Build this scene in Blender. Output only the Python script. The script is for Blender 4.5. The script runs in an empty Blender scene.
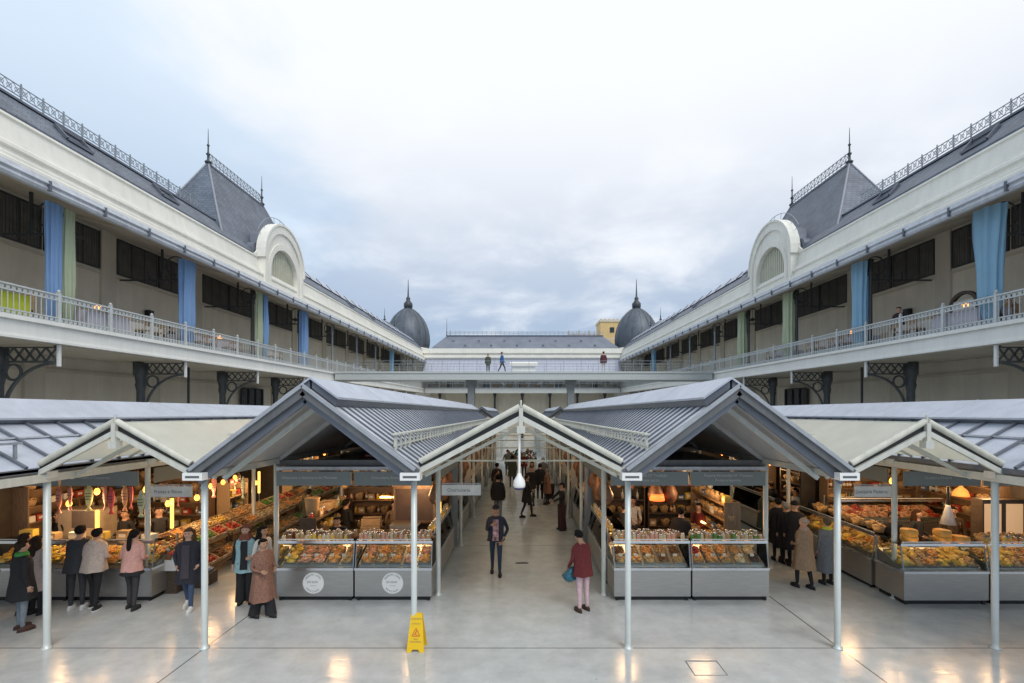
import bpy, bmesh, math, random
from mathutils import Vector, Matrix
random.seed(7)
SC = bpy.context.scene
COL = SC.collection
R = math.radians
F, VX, VY, H0, SL = 470.0, 521.0, 406.0, 4.3, 0.015
FRONT = 8.35

def G(y):                       # the market floor falls gently away from the stairs
    return -SL * (y - FRONT)
def gp(px, py):                 # foot of a thing on the floor, from where it stands in the picture
    y = F * (H0 - SL * FRONT) / ((py - VY) - F * SL)
    return ((px - VX) * y / F, y, G(y))
def at(px, py, y):
    return ((px - VX) * y / F, y, H0 - (py - VY) * y / F)

# ------------------------------------------------------------------ materials
MATS = {}
def mat(name, col, rough=0.6, metal=0.0, var=0.12, scale=6.0, bump=0.0, bscale=None, stretch=None, spec=0.5):
    if name in MATS: return MATS[name]
    m = bpy.data.materials.new(name); m.use_nodes = True
    nt = m.node_tree; b = nt.nodes['Principled BSDF']
    b.inputs['Roughness'].default_value = rough
    b.inputs['Metallic'].default_value = metal
    b.inputs['Specular IOR Level'].default_value = spec
    tc = nt.nodes.new('ShaderNodeTexCoord'); mp = nt.nodes.new('ShaderNodeMapping')
    nt.links.new(tc.outputs['Object'], mp.inputs['Vector'])
    if stretch: mp.inputs['Scale'].default_value = stretch
    n = nt.nodes.new('ShaderNodeTexNoise'); n.inputs['Scale'].default_value = scale
    n.inputs['Detail'].default_value = 5; n.inputs['Roughness'].default_value = 0.6
    nt.links.new(mp.outputs['Vector'], n.inputs['Vector'])
    r = nt.nodes.new('ShaderNodeValToRGB')
    lo = [max(0, c * (1 - var)) for c in col]; hi = [min(1, c * (1 + var)) for c in col]
    r.color_ramp.elements[0].position = 0.3; r.color_ramp.elements[1].position = 0.7
    r.color_ramp.elements[0].color = (*lo, 1); r.color_ramp.elements[1].color = (*hi, 1)
    nt.links.new(n.outputs['Fac'], r.inputs['Fac'])
    nt.links.new(r.outputs['Color'], b.inputs['Base Color'])
    if bump:
        n2 = nt.nodes.new('ShaderNodeTexNoise'); n2.inputs['Scale'].default_value = bscale or scale * 4
        n2.inputs['Detail'].default_value = 4
        nt.links.new(mp.outputs['Vector'], n2.inputs['Vector'])
        bp = nt.nodes.new('ShaderNodeBump'); bp.inputs['Strength'].default_value = bump; bp.inputs['Distance'].default_value = 0.02
        nt.links.new(n2.outputs['Fac'], bp.inputs['Height']); nt.links.new(bp.outputs['Normal'], b.inputs['Normal'])
    MATS[name] = m
    return m
def emit(name, col, strength):
    if name in MATS: return MATS[name]
    m = bpy.data.materials.new(name); m.use_nodes = True
    b = m.node_tree.nodes['Principled BSDF']
    b.inputs['Base Color'].default_value = (*col, 1)
    b.inputs['Emission Color'].default_value = (*col, 1); b.inputs['Emission Strength'].default_value = strength
    MATS[name] = m; return m
def glassy(name, tint, gloss, rough=0.03):
    m = bpy.data.materials.new(name); m.use_nodes = True
    nt = m.node_tree; nt.nodes.remove(nt.nodes['Principled BSDF']); out = nt.nodes['Material Output']
    t = nt.nodes.new('ShaderNodeBsdfTransparent'); t.inputs['Color'].default_value = (*tint, 1)
    g = nt.nodes.new('ShaderNodeBsdfGlossy'); g.inputs['Roughness'].default_value = rough
    lw = nt.nodes.new('ShaderNodeLayerWeight'); lw.inputs['Blend'].default_value = gloss
    mx = nt.nodes.new('ShaderNodeMixShader')
    nt.links.new(lw.outputs['Fresnel'], mx.inputs['Fac']); nt.links.new(t.outputs[0], mx.inputs[1])
    nt.links.new(g.outputs[0], mx.inputs[2]); nt.links.new(mx.outputs[0], out.inputs['Surface'])
    MATS[name] = m; return m
def translucent(name, col, share, rough=0.5):
    m = mat(name, col, rough, var=0.06, scale=1.5)
    nt = m.node_tree; out = nt.nodes['Material Output']; b = nt.nodes['Principled BSDF']
    t = nt.nodes.new('ShaderNodeBsdfTranslucent'); t.inputs['Color'].default_value = (*col, 1)
    mx = nt.nodes.new('ShaderNodeMixShader'); mx.inputs['Fac'].default_value = share
    nt.links.new(b.outputs[0], mx.inputs[1]); nt.links.new(t.outputs[0], mx.inputs[2]); nt.links.new(mx.outputs[0], out.inputs['Surface'])
    return m
def tiled(name, col, sx, sz, rough, var=0.25, bump=0.4):
    """slate courses: brick pattern on object coordinates (x+y along, z up)"""
    m = mat(name, col, rough, var=var, scale=1.2)
    nt = m.node_tree; b = nt.nodes['Principled BSDF']
    tc = [n for n in nt.nodes if n.type == 'TEX_COORD'][0]
    sp = nt.nodes.new('ShaderNodeSeparateXYZ'); nt.links.new(tc.outputs['Object'], sp.inputs[0])
    ad = nt.nodes.new('ShaderNodeMath'); nt.links.new(sp.outputs[0], ad.inputs[0]); nt.links.new(sp.outputs[1], ad.inputs[1])
    cb = nt.nodes.new('ShaderNodeCombineXYZ'); nt.links.new(ad.outputs[0], cb.inputs[0]); nt.links.new(sp.outputs[2], cb.inputs[1])
    br = nt.nodes.new('ShaderNodeTexBrick'); br.inputs['Scale'].default_value = 1.0
    br.inputs['Brick Width'].default_value = sx; br.inputs['Row Height'].default_value = sz
    br.inputs['Mortar Size'].default_value = 0.012
    br.inputs['Color1'].default_value = (1, 1, 1, 1); br.inputs['Color2'].default_value = (.72, .74, .78, 1); br.inputs['Mortar'].default_value = (.45, .45, .47, 1)
    nt.links.new(cb.outputs[0], br.inputs['Vector'])
    old = b.inputs['Base Color'].links[0].from_socket
    mx = nt.nodes.new('ShaderNodeMix'); mx.data_type = 'RGBA'; mx.blend_type = 'MULTIPLY'; mx.inputs[0].default_value = 1
    nt.links.new(old, mx.inputs[6]); nt.links.new(br.outputs['Color'], mx.inputs[7]); nt.links.new(mx.outputs[2], b.inputs['Base Color'])
    bp = nt.nodes.new('ShaderNodeBump'); bp.inputs['Strength'].default_value = bump; bp.inputs['Distance'].default_value = 0.02
    nt.links.new(br.outputs['Fac'], bp.inputs['Height']); bp.invert = True; nt.links.new(bp.outputs['Normal'], b.inputs['Normal'])
    return m

def streak(m, amt=.8, sc=1.0):
    """rain streaks and grime running down a wall"""
    nt = m.node_tree; b = nt.nodes['Principled BSDF']; tc = [n for n in nt.nodes if n.type == 'TEX_COORD'][0]
    mp = nt.nodes.new('ShaderNodeMapping'); mp.inputs['Scale'].default_value = (2.2 * sc, 2.2 * sc, .22 * sc); nt.links.new(tc.outputs['Object'], mp.inputs['Vector'])
    n = nt.nodes.new('ShaderNodeTexNoise'); n.inputs['Scale'].default_value = 1.6; n.inputs['Detail'].default_value = 7; n.inputs['Roughness'].default_value = .7; nt.links.new(mp.outputs[0], n.inputs['Vector'])
    r = nt.nodes.new('ShaderNodeMapRange'); nt.links.new(n.outputs['Fac'], r.inputs[0]); r.inputs[1].default_value = .35; r.inputs[2].default_value = .62; r.inputs[3].default_value = amt; r.inputs[4].default_value = 1.0
    old = b.inputs['Base Color'].links[0].from_socket
    mx = nt.nodes.new('ShaderNodeMix'); mx.data_type = 'RGBA'; mx.blend_type = 'MULTIPLY'; mx.inputs[0].default_value = 1
    nt.links.new(old, mx.inputs[6]); nt.links.new(r.outputs[0], mx.inputs[7]); nt.links.new(mx.outputs[2], b.inputs['Base Color']); return m
cream   = mat('cream_plaster', (.82, .80, .72), .75, var=.06, scale=.7, bump=.05)
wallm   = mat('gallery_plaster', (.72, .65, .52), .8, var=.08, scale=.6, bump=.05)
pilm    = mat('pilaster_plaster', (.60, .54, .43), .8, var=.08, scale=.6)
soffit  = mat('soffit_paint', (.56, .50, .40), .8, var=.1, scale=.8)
fascia  = mat('white_fascia', (.84, .84, .79), .55, var=.05, scale=.6)
zinc    = mat('zinc_sheet', (.58, .61, .66), .4, .1, var=.12, scale=1.3, bump=.04, bscale=3)
zincd   = mat('dark_zinc', (.14, .155, .185), .45, .3, var=.15, scale=1.5)
zincl   = mat('pale_zinc', (.50, .535, .61), .4, .25, var=.08, scale=.9, bump=.03, bscale=2)
slate   = tiled('slate_tiles', (.135, .16, .20), .30, .16, .5)
sheetr  = mat('slate_sheet', (.17, .19, .23), .5, .2, var=.15, scale=.8)
domem   = mat('dome_lead', (.11, .13, .155), .5, .3, var=.18, scale=.9, bump=.05)
ironl   = mat('column_iron', (.10, .11, .115), .5, .2, var=.12)
roll    = mat('canopy_roll', (.58, .57, .49), .7, var=.08, scale=3)
iron    = mat('dark_iron', (.055, .06, .065), .5, .3, var=.15)
irong   = mat('grey_iron', (.30, .33, .36), .45, .3, var=.1)
railm   = mat('rail_paint', (.55, .58, .58), .45, .1, var=.08)
postm   = mat('post_paint', (.60, .64, .62), .35, .1, var=.06, scale=3)
boardm  = mat('verge_board', (.13, .135, .14), .5, .1, var=.08, scale=2)
under   = mat('roof_lining', (.42, .42, .42), .7, var=.12, scale=2)
canopy  = translucent('canopy_sheet', (.84, .84, .77), .6)
canopym = mat('canopy_frame', (.58, .58, .52), .4, var=.05)
steel   = mat('brushed_steel', (.46, .45, .43), .36, .8, var=.10, scale=3, stretch=(1, 1, 14), bump=.02)
steell  = mat('steel_lip', (.72, .74, .77), .22, .9, var=.05)
black   = mat('black_plastic', (.012, .012, .014), .5, var=.2)
darkw   = mat('dark_wood', (.085, .06, .043), .55, var=.35, scale=5, stretch=(1, 1, 8))
brownw  = mat('brown_wood', (.22, .14, .08), .55, var=.3, scale=5, stretch=(1, 8, 1))
palew   = mat('pale_wood', (.46, .32, .18), .6, var=.25, scale=6, stretch=(1, 8, 8))
signm   = mat('sign_grey', (.17, .19, .185), .55, var=.05, scale=2)
white   = mat('white_enamel', (.80, .80, .78), .3, var=.03)
paper   = mat('paper_white', (.74, .72, .66), .7, var=.06)
glassm  = glassy('clear_glass', (.93, .96, .95), .12)
panem   = mat('dark_pane', (.022, .026, .03), .18, 0, var=.3, scale=1.2)
louvre  = mat('dark_louvre', (.12, .113, .10), .6, var=.2, scale=2)
hipm    = mat('hip_lead', (.27, .28, .31), .5, .2)
louvrel = mat('pale_louvre', (.50, .50, .40), .6, var=.1, scale=2)
letter  = mat('letter_white', (.45, .47, .46), .6, var=.02)
letterd = mat('letter_dark', (.10, .11, .12), .6, var=.02)
bulbm   = emit('warm_bulb', (1.0, .36, .06), 2.8)
ledm    = emit('warm_led', (1.0, .52, .16), 6)
lampm   = emit('amber_lamp', (1.0, .36, .07), 2.4)

for q, a_, k_ in ((cream, .92, 1), (wallm, .9, .7), (pilm, .9, .7), (fascia, .93, 1.2), (zinc, .8, 1.5), (zincl, .86, 1.2), (postm, .9, 2), (canopym, .88, 2), (domem, .7, .6), (boardm, .8, 2), (canopy, .88, .8), (roll, .82, 2)): streak(q, a_, k_)
# ------------------------------------------------------------------ mesh builder
class MB:
    def __init__(self, shear=False):
        self.v, self.f, self.m, self.s, self.M, self.shear = [], [], [], [], None, shear
    def add(self, vs, fs, mi=0, sm=False):
        o = len(self.v)
        for p in vs:
            p = Vector(p)
            if self.M: p = self.M @ p
            if self.shear: p.z += G(p.y)
            self.v.append(p)
        for f in fs:
            self.f.append([o + i for i in f]); self.m.append(mi); self.s.append(sm)
    def box(self, x0, x1, y0, y1, z0, z1, mi=0):
        if x0 > x1: x0, x1 = x1, x0
        if y0 > y1: y0, y1 = y1, y0
        vs = [(x, y, z) for z in (z0, z1) for y in (y0, y1) for x in (x0, x1)]
        self.add(vs, [(0, 2, 3, 1), (4, 5, 7, 6), (0, 1, 5, 4), (2, 6, 7, 3), (0, 4, 6, 2), (1, 3, 7, 5)], mi)
    def bar(self, p, q, w, h, mi=0, up=(0, 0, 1)):
        p, q = Vector(p), Vector(q); d = (q - p).normalized(); u = Vector(up)
        if abs(d.dot(u)) > .99: u = Vector((0, 1, 0))
        s = d.cross(u).normalized() * (w / 2); t = s.cross(d).normalized() * (h / 2)
        vs = [e + a * s + b * t for e in (p, q) for b in (-1, 1) for a in (-1, 1)]
        self.add(vs, [(0, 2, 3, 1), (4, 5, 7, 6), (0, 1, 5, 4), (2, 6, 7, 3), (0, 4, 6, 2), (1, 3, 7, 5)], mi)
    def tube(self, p, q, r0, r1=None, n=8, mi=0, caps=True):
        r1 = r0 if r1 is None else r1
        p, q = Vector(p), Vector(q); d = (q - p).normalized()
        u = Vector((0, 0, 1)) if abs(d.z) < .9 else Vector((1, 0, 0))
        s = d.cross(u).normalized(); t = d.cross(s)
        vs = []
        for e, r in ((p, r0), (q, r1)):
            for i in range(n):
                a = 2 * math.pi * i / n; vs.append(e + (s * math.cos(a) + t * math.sin(a)) * r)
        fs = [(i, (i + 1) % n, n + (i + 1) % n, n + i) for i in range(n)]
        self.add(vs, fs, mi, True)
        if caps: self.add(vs, [tuple(range(n - 1, -1, -1)), tuple(range(n, 2 * n))], mi)
    def path(self, pts, r, n=6, mi=0):
        for a, b in zip(pts, pts[1:]): self.tube(a, b, r, r, n, mi)
    def lathe(self, prof, c=(0, 0, 0), n=16, mi=0, sm=True, sx=1, sy=1):
        vs, fs = [], []
        for r, z in prof:
            for i in range(n):
                a = 2 * math.pi * i / n; vs.append((c[0] + r * sx * math.cos(a), c[1] + r * sy * math.sin(a), c[2] + z))
        for k in range(len(prof) - 1):
            for i in range(n):
                fs.append((k * n + i, k * n + (i + 1) % n, (k + 1) * n + (i + 1) % n, (k + 1) * n + i))
        if prof[0][0] > 1e-4: fs.append(tuple(range(n - 1, -1, -1)))
        if prof[-1][0] > 1e-4: fs.append(tuple(range((len(prof) - 1) * n, len(prof) * n)))
        self.add(vs, fs, mi, sm)
    def ellip(self, c, rx, ry, rz, nu=8, nv=6, mi=0, keep=None, rot=None):
        vs, fs = [], []
        for k in range(nv + 1):
            t = math.pi * k / nv
            for i in range(nu):
                a = 2 * math.pi * i / nu
                p = Vector((rx * math.sin(t) * math.cos(a), ry * math.sin(t) * math.sin(a), rz * math.cos(t)))
                if rot: p = rot @ p
                vs.append(Vector(c) + p)
        for k in range(nv):
            for i in range(nu):
                f = (k * nu + i, (k + 1) * nu + i, (k + 1) * nu + (i + 1) % nu, k * nu + (i + 1) % nu)
                if keep is None or keep(sum((vs[j] for j in f), Vector()) / 4): fs.append(f)
        self.add(vs, fs, mi, True)
    def prism(self, poly, axis, lo, hi, mi=0, sm=False):
        n = len(poly)
        def P(a, b, t): return {'x': (t, a, b), 'y': (a, t, b), 'z': (a, b, t)}[axis]
        vs = [P(a, b, lo) for a, b in poly] + [P(a, b, hi) for a, b in poly]
        self.add(vs, [(i, (i + 1) % n, n + (i + 1) % n, n + i) for i in range(n)], mi, sm)
        self.add(vs, [tuple(range(n - 1, -1, -1)), tuple(range(n, 2 * n))], mi)
    def loft(self, rings, n=16, mi=0, wob=0.0, cap0=False, cap1=False, k=5, ph=0):
        vs, fs = [], []
        for j, (cx, cy, z, rx, ry) in enumerate(rings):
            for i in range(n):
                a = 2 * math.pi * i / n; w = 1 + wob * (j / max(1, len(rings) - 1)) * math.sin(k * a + ph + j * .3)
                vs.append((cx + rx * w * math.cos(a), cy + ry * w * math.sin(a), z))
        for j in range(len(rings) - 1):
            for i in range(n): fs.append((j * n + i, j * n + (i + 1) % n, (j + 1) * n + (i + 1) % n, (j + 1) * n + i))
        if cap0: fs.append(tuple(range(n - 1, -1, -1)))
        if cap1: fs.append(tuple(range((len(rings) - 1) * n, len(rings) * n)))
        self.add(vs, fs, mi, True)
    def ring(self, c, r, w, axis='x', n=16, mi=0, a0=0, a1=2 * math.pi):
        pts = []
        for i in range(n + 1):
            a = a0 + (a1 - a0) * i / n
            if axis == 'x': pts.append((c[0], c[1] + r * math.cos(a), c[2] + r * math.sin(a)))
            else: pts.append((c[0] + r * math.cos(a), c[1], c[2] + r * math.sin(a)))
        for a, b in zip(pts, pts[1:]): self.bar(a, b, w, w, mi)
    def mesh(self, name, mats, origin=(0, 0, 0)):
        me = bpy.data.meshes.new(name); o = Vector(origin)
        me.from_pydata([tuple(p - o) for p in self.v], [], self.f)
        for m in (mats if isinstance(mats, (list, tuple)) else [mats]): me.materials.append(m)
        me.polygons.foreach_set('material_index', self.m); me.polygons.foreach_set('use_smooth', self.s)
        bm = bmesh.new(); bm.from_mesh(me); bmesh.ops.recalc_face_normals(bm, faces=bm.faces[:]); bm.to_mesh(me); bm.free()
        me.update(); return me

def link(name, me, parent=None, loc=None):
    o = bpy.data.objects.new(name, me); COL.objects.link(o)
    if parent is not None: o.parent = parent
    if loc is not None: o.location = loc
    return o
def part(mb, name, mats, parent, label=None):
    """mb in world coordinates; parent (and its own parent) unrotated"""
    o = Vector((0, 0, 0)); p = parent
    while p is not None: o += p.location; p = p.parent
    ob = link(name, mb.mesh(name, mats, o), parent)
    if label: ob['label'] = label
    return ob
def lpart(mb, name, mats, parent): return link(name, mb.mesh(name, mats), parent)   # mb already local
def tag(o, label, cat, group=None, kind=None):
    if label: o['label'] = label
    if cat: o['category'] = cat
    if group: o['group'] = group
    if kind: o['kind'] = kind
    return o
def thing(name, label, cat, loc=(0, 0, 0), rz=0, group=None):
    o = bpy.data.objects.new(name, None); COL.objects.link(o); o.location = loc; o.rotation_euler = (0, 0, rz)
    o.empty_display_size = .2
    return tag(o, label, cat, group)
def single(mb, name, mats, label, cat, group=None, loc=None, rz=0):
    """a thing that is one mesh; mb in local coordinates when loc is given"""
    o = link(name, mb.mesh(name, mats)); 
    if loc is not None: o.location = loc; o.rotation_euler = (0, 0, rz)
    return tag(o, label, cat, group)
def struct(mb, name, mats):
    o = link(name, mb.mesh(name, mats)); o['kind'] = 'structure'; return o
def dup(root, loc, rz=None, label=None, group=None):
    r = root.copy(); COL.objects.link(r); r.location = loc
    if rz is not None: r.rotation_euler = (0, 0, rz)
    if label: r['label'] = label
    if group: r['group'] = group
    for ch in list(root.children):
        c = ch.copy(); COL.objects.link(c); c.parent = r
        for g in list(ch.children):
            d = g.copy(); COL.objects.link(d); d.parent = c
    return r
def text_mesh(txt, size, name='lettering', align='CENTER', depth=0.0):
    c = bpy.data.curves.new(name, 'FONT'); c.body = txt; c.size = size; c.align_x = align; c.align_y = 'CENTER'; c.extrude = depth
    o = bpy.data.objects.new(name, c); COL.objects.link(o)
    dg = bpy.context.evaluated_depsgraph_get()
    me = bpy.data.meshes.new_from_object(o.evaluated_get(dg)); me.name = name
    bpy.data.objects.remove(o); bpy.data.curves.remove(c)
    return me
def text(txt, size, parent, loc, rot, m, align='CENTER'):
    me = text_mesh(txt, size, align=align); me.materials.clear(); me.materials.append(m)
    o = link('lettering', me, parent, loc); o.rotation_euler = rot
    return o
def light(name, loc, energy, col=(1, .62, .30), radius=.22):
    l = bpy.data.lights.new(name, 'POINT'); l.energy = energy; l.color = col; l.shadow_soft_size = radius
    o = bpy.data.objects.new(name, l); COL.objects.link(o); o.location = loc; return o
ORD = ['first', 'second', 'third', 'fourth', 'fifth', 'sixth', 'seventh', 'eighth', 'ninth', 'tenth', 'eleventh', 'twelfth', 'thirteenth', 'fourteenth', 'fifteenth', 'sixteenth']
SIDE = {-1: 'left', 1: 'right'}
# ================================================================== sky, sun, camera
w = bpy.data.worlds.new('World'); SC.world = w; w.use_nodes = True
nt = w.node_tree; bg = nt.nodes['Background']; bg.inputs['Strength'].default_value = 0.1
def N(t, **kw):
    n = nt.nodes.new(t)
    for k, v in kw.items(): setattr(n, k, v)
    return n
def L(a, b): nt.links.new(a, b)
sky = N('ShaderNodeTexSky', sky_type='NISHITA', sun_disc=False, sun_elevation=R(50), sun_rotation=R(150))
tc = N('ShaderNodeTexCoord'); sp = N('ShaderNodeSeparateXYZ'); L(tc.outputs['Generated'], sp.inputs[0])
zz = N('ShaderNodeMath', operation='MAXIMUM'); L(sp.outputs[2], zz.inputs[0]); zz.inputs[1].default_value = 0.0
za = N('ShaderNodeMath', operation='ADD'); L(zz.outputs[0], za.inputs[0]); za.inputs[1].default_value = 0.22
dx = N('ShaderNodeMath', operation='DIVIDE'); L(sp.outputs[0], dx.inputs[0]); L(za.outputs[0], dx.inputs[1])
dy = N('ShaderNodeMath', operation='DIVIDE'); L(sp.outputs[1], dy.inputs[0]); L(za.outputs[0], dy.inputs[1])
cb = N('ShaderNodeCombineXYZ'); L(dx.outputs[0], cb.inputs[0]); L(dy.outputs[0], cb.inputs[1])
def noise(scale, det, off, dist=0.0):
    a = N('ShaderNodeVectorMath', operation='ADD'); L(cb.outputs[0], a.inputs[0]); a.inputs[1].default_value = off
    n = N('ShaderNodeTexNoise'); n.inputs['Scale'].default_value = scale; n.inputs['Detail'].default_value = det
    n.inputs['Roughness'].default_value = .55; n.inputs['Distortion'].default_value = dist
    L(a.outputs[0], n.inputs['Vector']); return n.outputs['Fac']
def mrange(v, a, b, c, d):
    m = N('ShaderNodeMapRange', interpolation_type='SMOOTHSTEP'); L(v, m.inputs[0])
    for i, x in enumerate((a, b, c, d)): m.inputs[i + 1].default_value = x
    return m.outputs[0]
def mixc(f, a, b):
    m = N('ShaderNodeMix', data_type='RGBA'); L(f, m.inputs[0])
    for s, v in ((6, a), (7, b)):
        if isinstance(v, tuple): m.inputs[s].default_value = (*v, 1)
        else: L(v, m.inputs[s])
    return m.outputs[2]
# thick cloud: bright white towards the upper right, open pale blue on the left, blue-grey banks low down
dt = N('ShaderNodeVectorMath', operation='DOT_PRODUCT'); L(tc.outputs['Generated'], dt.inputs[0]); dt.inputs[1].default_value = Vector((.62, .62, .48)).normalized()
nA = noise(1.1, 7, (3.1, 1.7, 0), .4); nB = noise(1.9, 7, (8.2, 4.4, 0), .25)
s1 = N('ShaderNodeMath', operation='MULTIPLY_ADD'); L(nA, s1.inputs[0]); s1.inputs[1].default_value = 1.25; L(dt.outputs['Value'], s1.inputs[2])
fw = mrange(s1.outputs[0], .84, 1.14, 0, 1)
base = mixc(fw, (.77, .90, 1.04), (1.03, 1.05, 1.08))
lo = mrange(sp.outputs[2], .08, .60, 1, 0)
nb = mrange(nB, .26, .58, 0.15, 1)
mm = N('ShaderNodeMath', operation='MULTIPLY'); L(lo, mm.inputs[0]); L(nb, mm.inputs[1])
bank = mixc(mm.outputs[0], base, (.38, .49, .66))
sc10 = N('ShaderNodeVectorMath', operation='SCALE'); L(bank, sc10.inputs[0]); sc10.inputs['Scale'].default_value = 7.6
fin = N('ShaderNodeMix', data_type='RGBA'); fin.inputs[0].default_value = .9; L(sky.outputs[0], fin.inputs[6]); L(sc10.outputs[0], fin.inputs[7])
L(fin.outputs[2], bg.inputs['Color'])

sl = bpy.data.lights.new('sun', 'SUN'); sl.energy = 1.3; sl.angle = R(30); sl.color = (1, .96, .9)
so = bpy.data.objects.new('sun', sl); COL.objects.link(so)
so.rotation_euler = (R(40), 0, R(150 - 180 + 0)); 
so.rotation_euler = Vector((math.sin(R(150)) * math.cos(R(50)), math.cos(R(150)) * math.cos(R(50)), math.sin(R(50)))).to_track_quat('Z', 'Y').to_euler()

cam = bpy.data.cameras.new('camera'); co = bpy.data.objects.new('camera', cam); COL.objects.link(co)
cam.sensor_width = 36; cam.lens = 36 * F / 1024; co.location = (0, 0, H0); co.rotation_euler = (R(90), 0, 0)
cam.shift_x = -(VX - 512) / 1024; cam.shift_y = (VY - 341.5) / 1024; cam.clip_start = .1; cam.clip_end = 3000
SC.camera = co
SC.view_settings.view_transform = 'Standard'; SC.view_settings.look = 'None'; SC.view_settings.gamma = 1; SC.view_settings.use_curve_mapping = False
SC.view_settings.exposure = 0.45
SC.render.engine = 'CYCLES'; SC.cycles.max_bounces = 6; SC.cycles.diffuse_bounces = 3; SC.cycles.glossy_bounces = 3
SC.cycles.transparent_max_bounces = 10; SC.cycles.sample_clamp_indirect = 4; SC.cycles.use_denoising = True; SC.cycles.caustics_reflective = False; SC.cycles.caustics_refractive = False

# ================================================================== floor
fm = mat('polished_concrete', (.515, .535, .535), .2, var=.08, scale=.55, bump=.16, bscale=5, stretch=(.35, 1.3, 1))
fnt = fm.node_tree; pb = fnt.nodes['Principled BSDF']
def fN(t, **kw):
    n = fnt.nodes.new(t)
    for k, v in kw.items(): setattr(n, k, v)
    return n
ftc = [n for n in fnt.nodes if n.type == 'TEX_COORD'][0]
fsp = fN('ShaderNodeSeparateXYZ'); fnt.links.new(ftc.outputs['Object'], fsp.inputs[0])
def line(sock, pos, wid):
    s = fN('ShaderNodeMath', operation='SUBTRACT'); fnt.links.new(sock, s.inputs[0]); s.inputs[1].default_value = pos
    a = fN('ShaderNodeMath', operation='ABSOLUTE'); fnt.links.new(s.outputs[0], a.inputs[0])
    l = fN('ShaderNodeMath', operation='LESS_THAN'); fnt.links.new(a.outputs[0], l.inputs[0]); l.inputs[1].default_value = wid
    return l.outputs[0]
acc = None
for sk, pos, wd in ((0, -5.62, .013), (0, 5.66, .016), (1, 8.35, .012), (1, 14.8, .01), (1, 21.3, .01), (1, 27.8, .01), (1, 5.0, .01)):
    l = line(fsp.outputs[sk], pos, wd)
    if acc is None: acc = l
    else:
        m_ = fN('ShaderNodeMath', operation='MAXIMUM'); fnt.links.new(acc, m_.inputs[0]); fnt.links.new(l, m_.inputs[1]); acc = m_.outputs[0]
old = pb.inputs['Base Color'].links[0].from_socket
# damp and worn patches
dn = fN('ShaderNodeTexNoise'); dn.inputs['Scale'].default_value = 2.6; dn.inputs['Detail'].default_value = 8; dn.inputs['Roughness'].default_value = .65
fnt.links.new(ftc.outputs['Object'], dn.inputs['Vector'])
dr = fN('ShaderNodeMapRange'); fnt.links.new(dn.outputs['Fac'], dr.inputs[0]); dr.inputs[1].default_value = .35; dr.inputs[2].default_value = .7; dr.inputs[3].default_value = .86; dr.inputs[4].default_value = 1.06
dm = fN('ShaderNodeMix', data_type='RGBA', blend_type='MULTIPLY'); dm.inputs[0].default_value = 1; fnt.links.new(old, dm.inputs[6]); fnt.links.new(dr.outputs[0], dm.inputs[7])
jm = fN('ShaderNodeMix', data_type='RGBA'); fnt.links.new(acc, jm.inputs[0]); fnt.links.new(dm.outputs[2], jm.inputs[6]); jm.inputs[7].default_value = (.13, .13, .13, 1)
fnt.links.new(jm.outputs[2], pb.inputs['Base Color'])
# scuffs and gum spots trodden into the floor
vo = fN('ShaderNodeTexVoronoi'); vo.inputs['Scale'].default_value = 2.2; fnt.links.new(ftc.outputs['Object'], vo.inputs['Vector'])
vr = fN('ShaderNodeMapRange'); fnt.links.new(vo.outputs['Distance'], vr.inputs[0]); vr.inputs[1].default_value = .03; vr.inputs[2].default_value = .055; vr.inputs[3].default_value = .72; vr.inputs[4].default_value = 1.0
sn = fN('ShaderNodeTexNoise'); sn.inputs['Scale'].default_value = 9; sn.inputs['Detail'].default_value = 9; sn.inputs['Roughness'].default_value = .75; sn.inputs['Distortion'].default_value = 1.5; fnt.links.new(ftc.outputs['Object'], sn.inputs['Vector'])
sr = fN('ShaderNodeMapRange'); fnt.links.new(sn.outputs['Fac'], sr.inputs[0]); sr.inputs[1].default_value = .30; sr.inputs[2].default_value = .42; sr.inputs[3].default_value = .80; sr.inputs[4].default_value = 1.0
sm = fN('ShaderNodeMath', operation='MULTIPLY'); fnt.links.new(vr.outputs[0], sm.inputs[0]); fnt.links.new(sr.outputs[0], sm.inputs[1])
sx_ = fN('ShaderNodeMix', data_type='RGBA', blend_type='MULTIPLY'); sx_.inputs[0].default_value = 1; fnt.links.new(jm.outputs[2], sx_.inputs[6]); fnt.links.new(sm.outputs[0], sx_.inputs[7]); fnt.links.new(sx_.outputs[2], pb.inputs['Base Color'])
rr = fN('ShaderNodeMapRange'); fnt.links.new(dn.outputs['Fac'], rr.inputs[0]); rr.inputs[1].default_value = .3; rr.inputs[2].default_value = .7; rr.inputs[3].default_value = .11; rr.inputs[4].default_value = .24
fnt.links.new(rr.outputs[0], pb.inputs['Roughness'])
b_ = MB(shear=True)
b_.add([(-400, -60, 0), (400, -60, 0), (400, 500, 0), (-400, 500, 0)], [(0, 1, 2, 3)])
struct(b_, 'ground', fm)

b_ = MB(); x, y, z = gp(522, 563)
b_.box(-.18, .18, -.05, .05, .003, .012, 0)
for i in range(9): b_.box(-.17 + i * .04, -.15 + i * .04, -.04, .04, .012, .016, 1)
single(b_, 'floor_drain', [black, irong], 'dark slotted drain cover set in the floor of the central aisle', 'drain', loc=(x, y, z))
b_ = MB(); x, y, z = gp(706, 668)
for s in (-1, 1):
    b_.box(s * .26 - .007, s * .26 + .007, -.22, .22, .002, .006); b_.box(-.25, .25, s * .21 - .007, s * .21 + .007, .002, .006)
single(b_, 'manhole_cover', mat('joint_dark', (.22, .22, .21), .6), 'square access cover outlined in the floor at the lower right', 'manhole', loc=(x, y, z))

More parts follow.
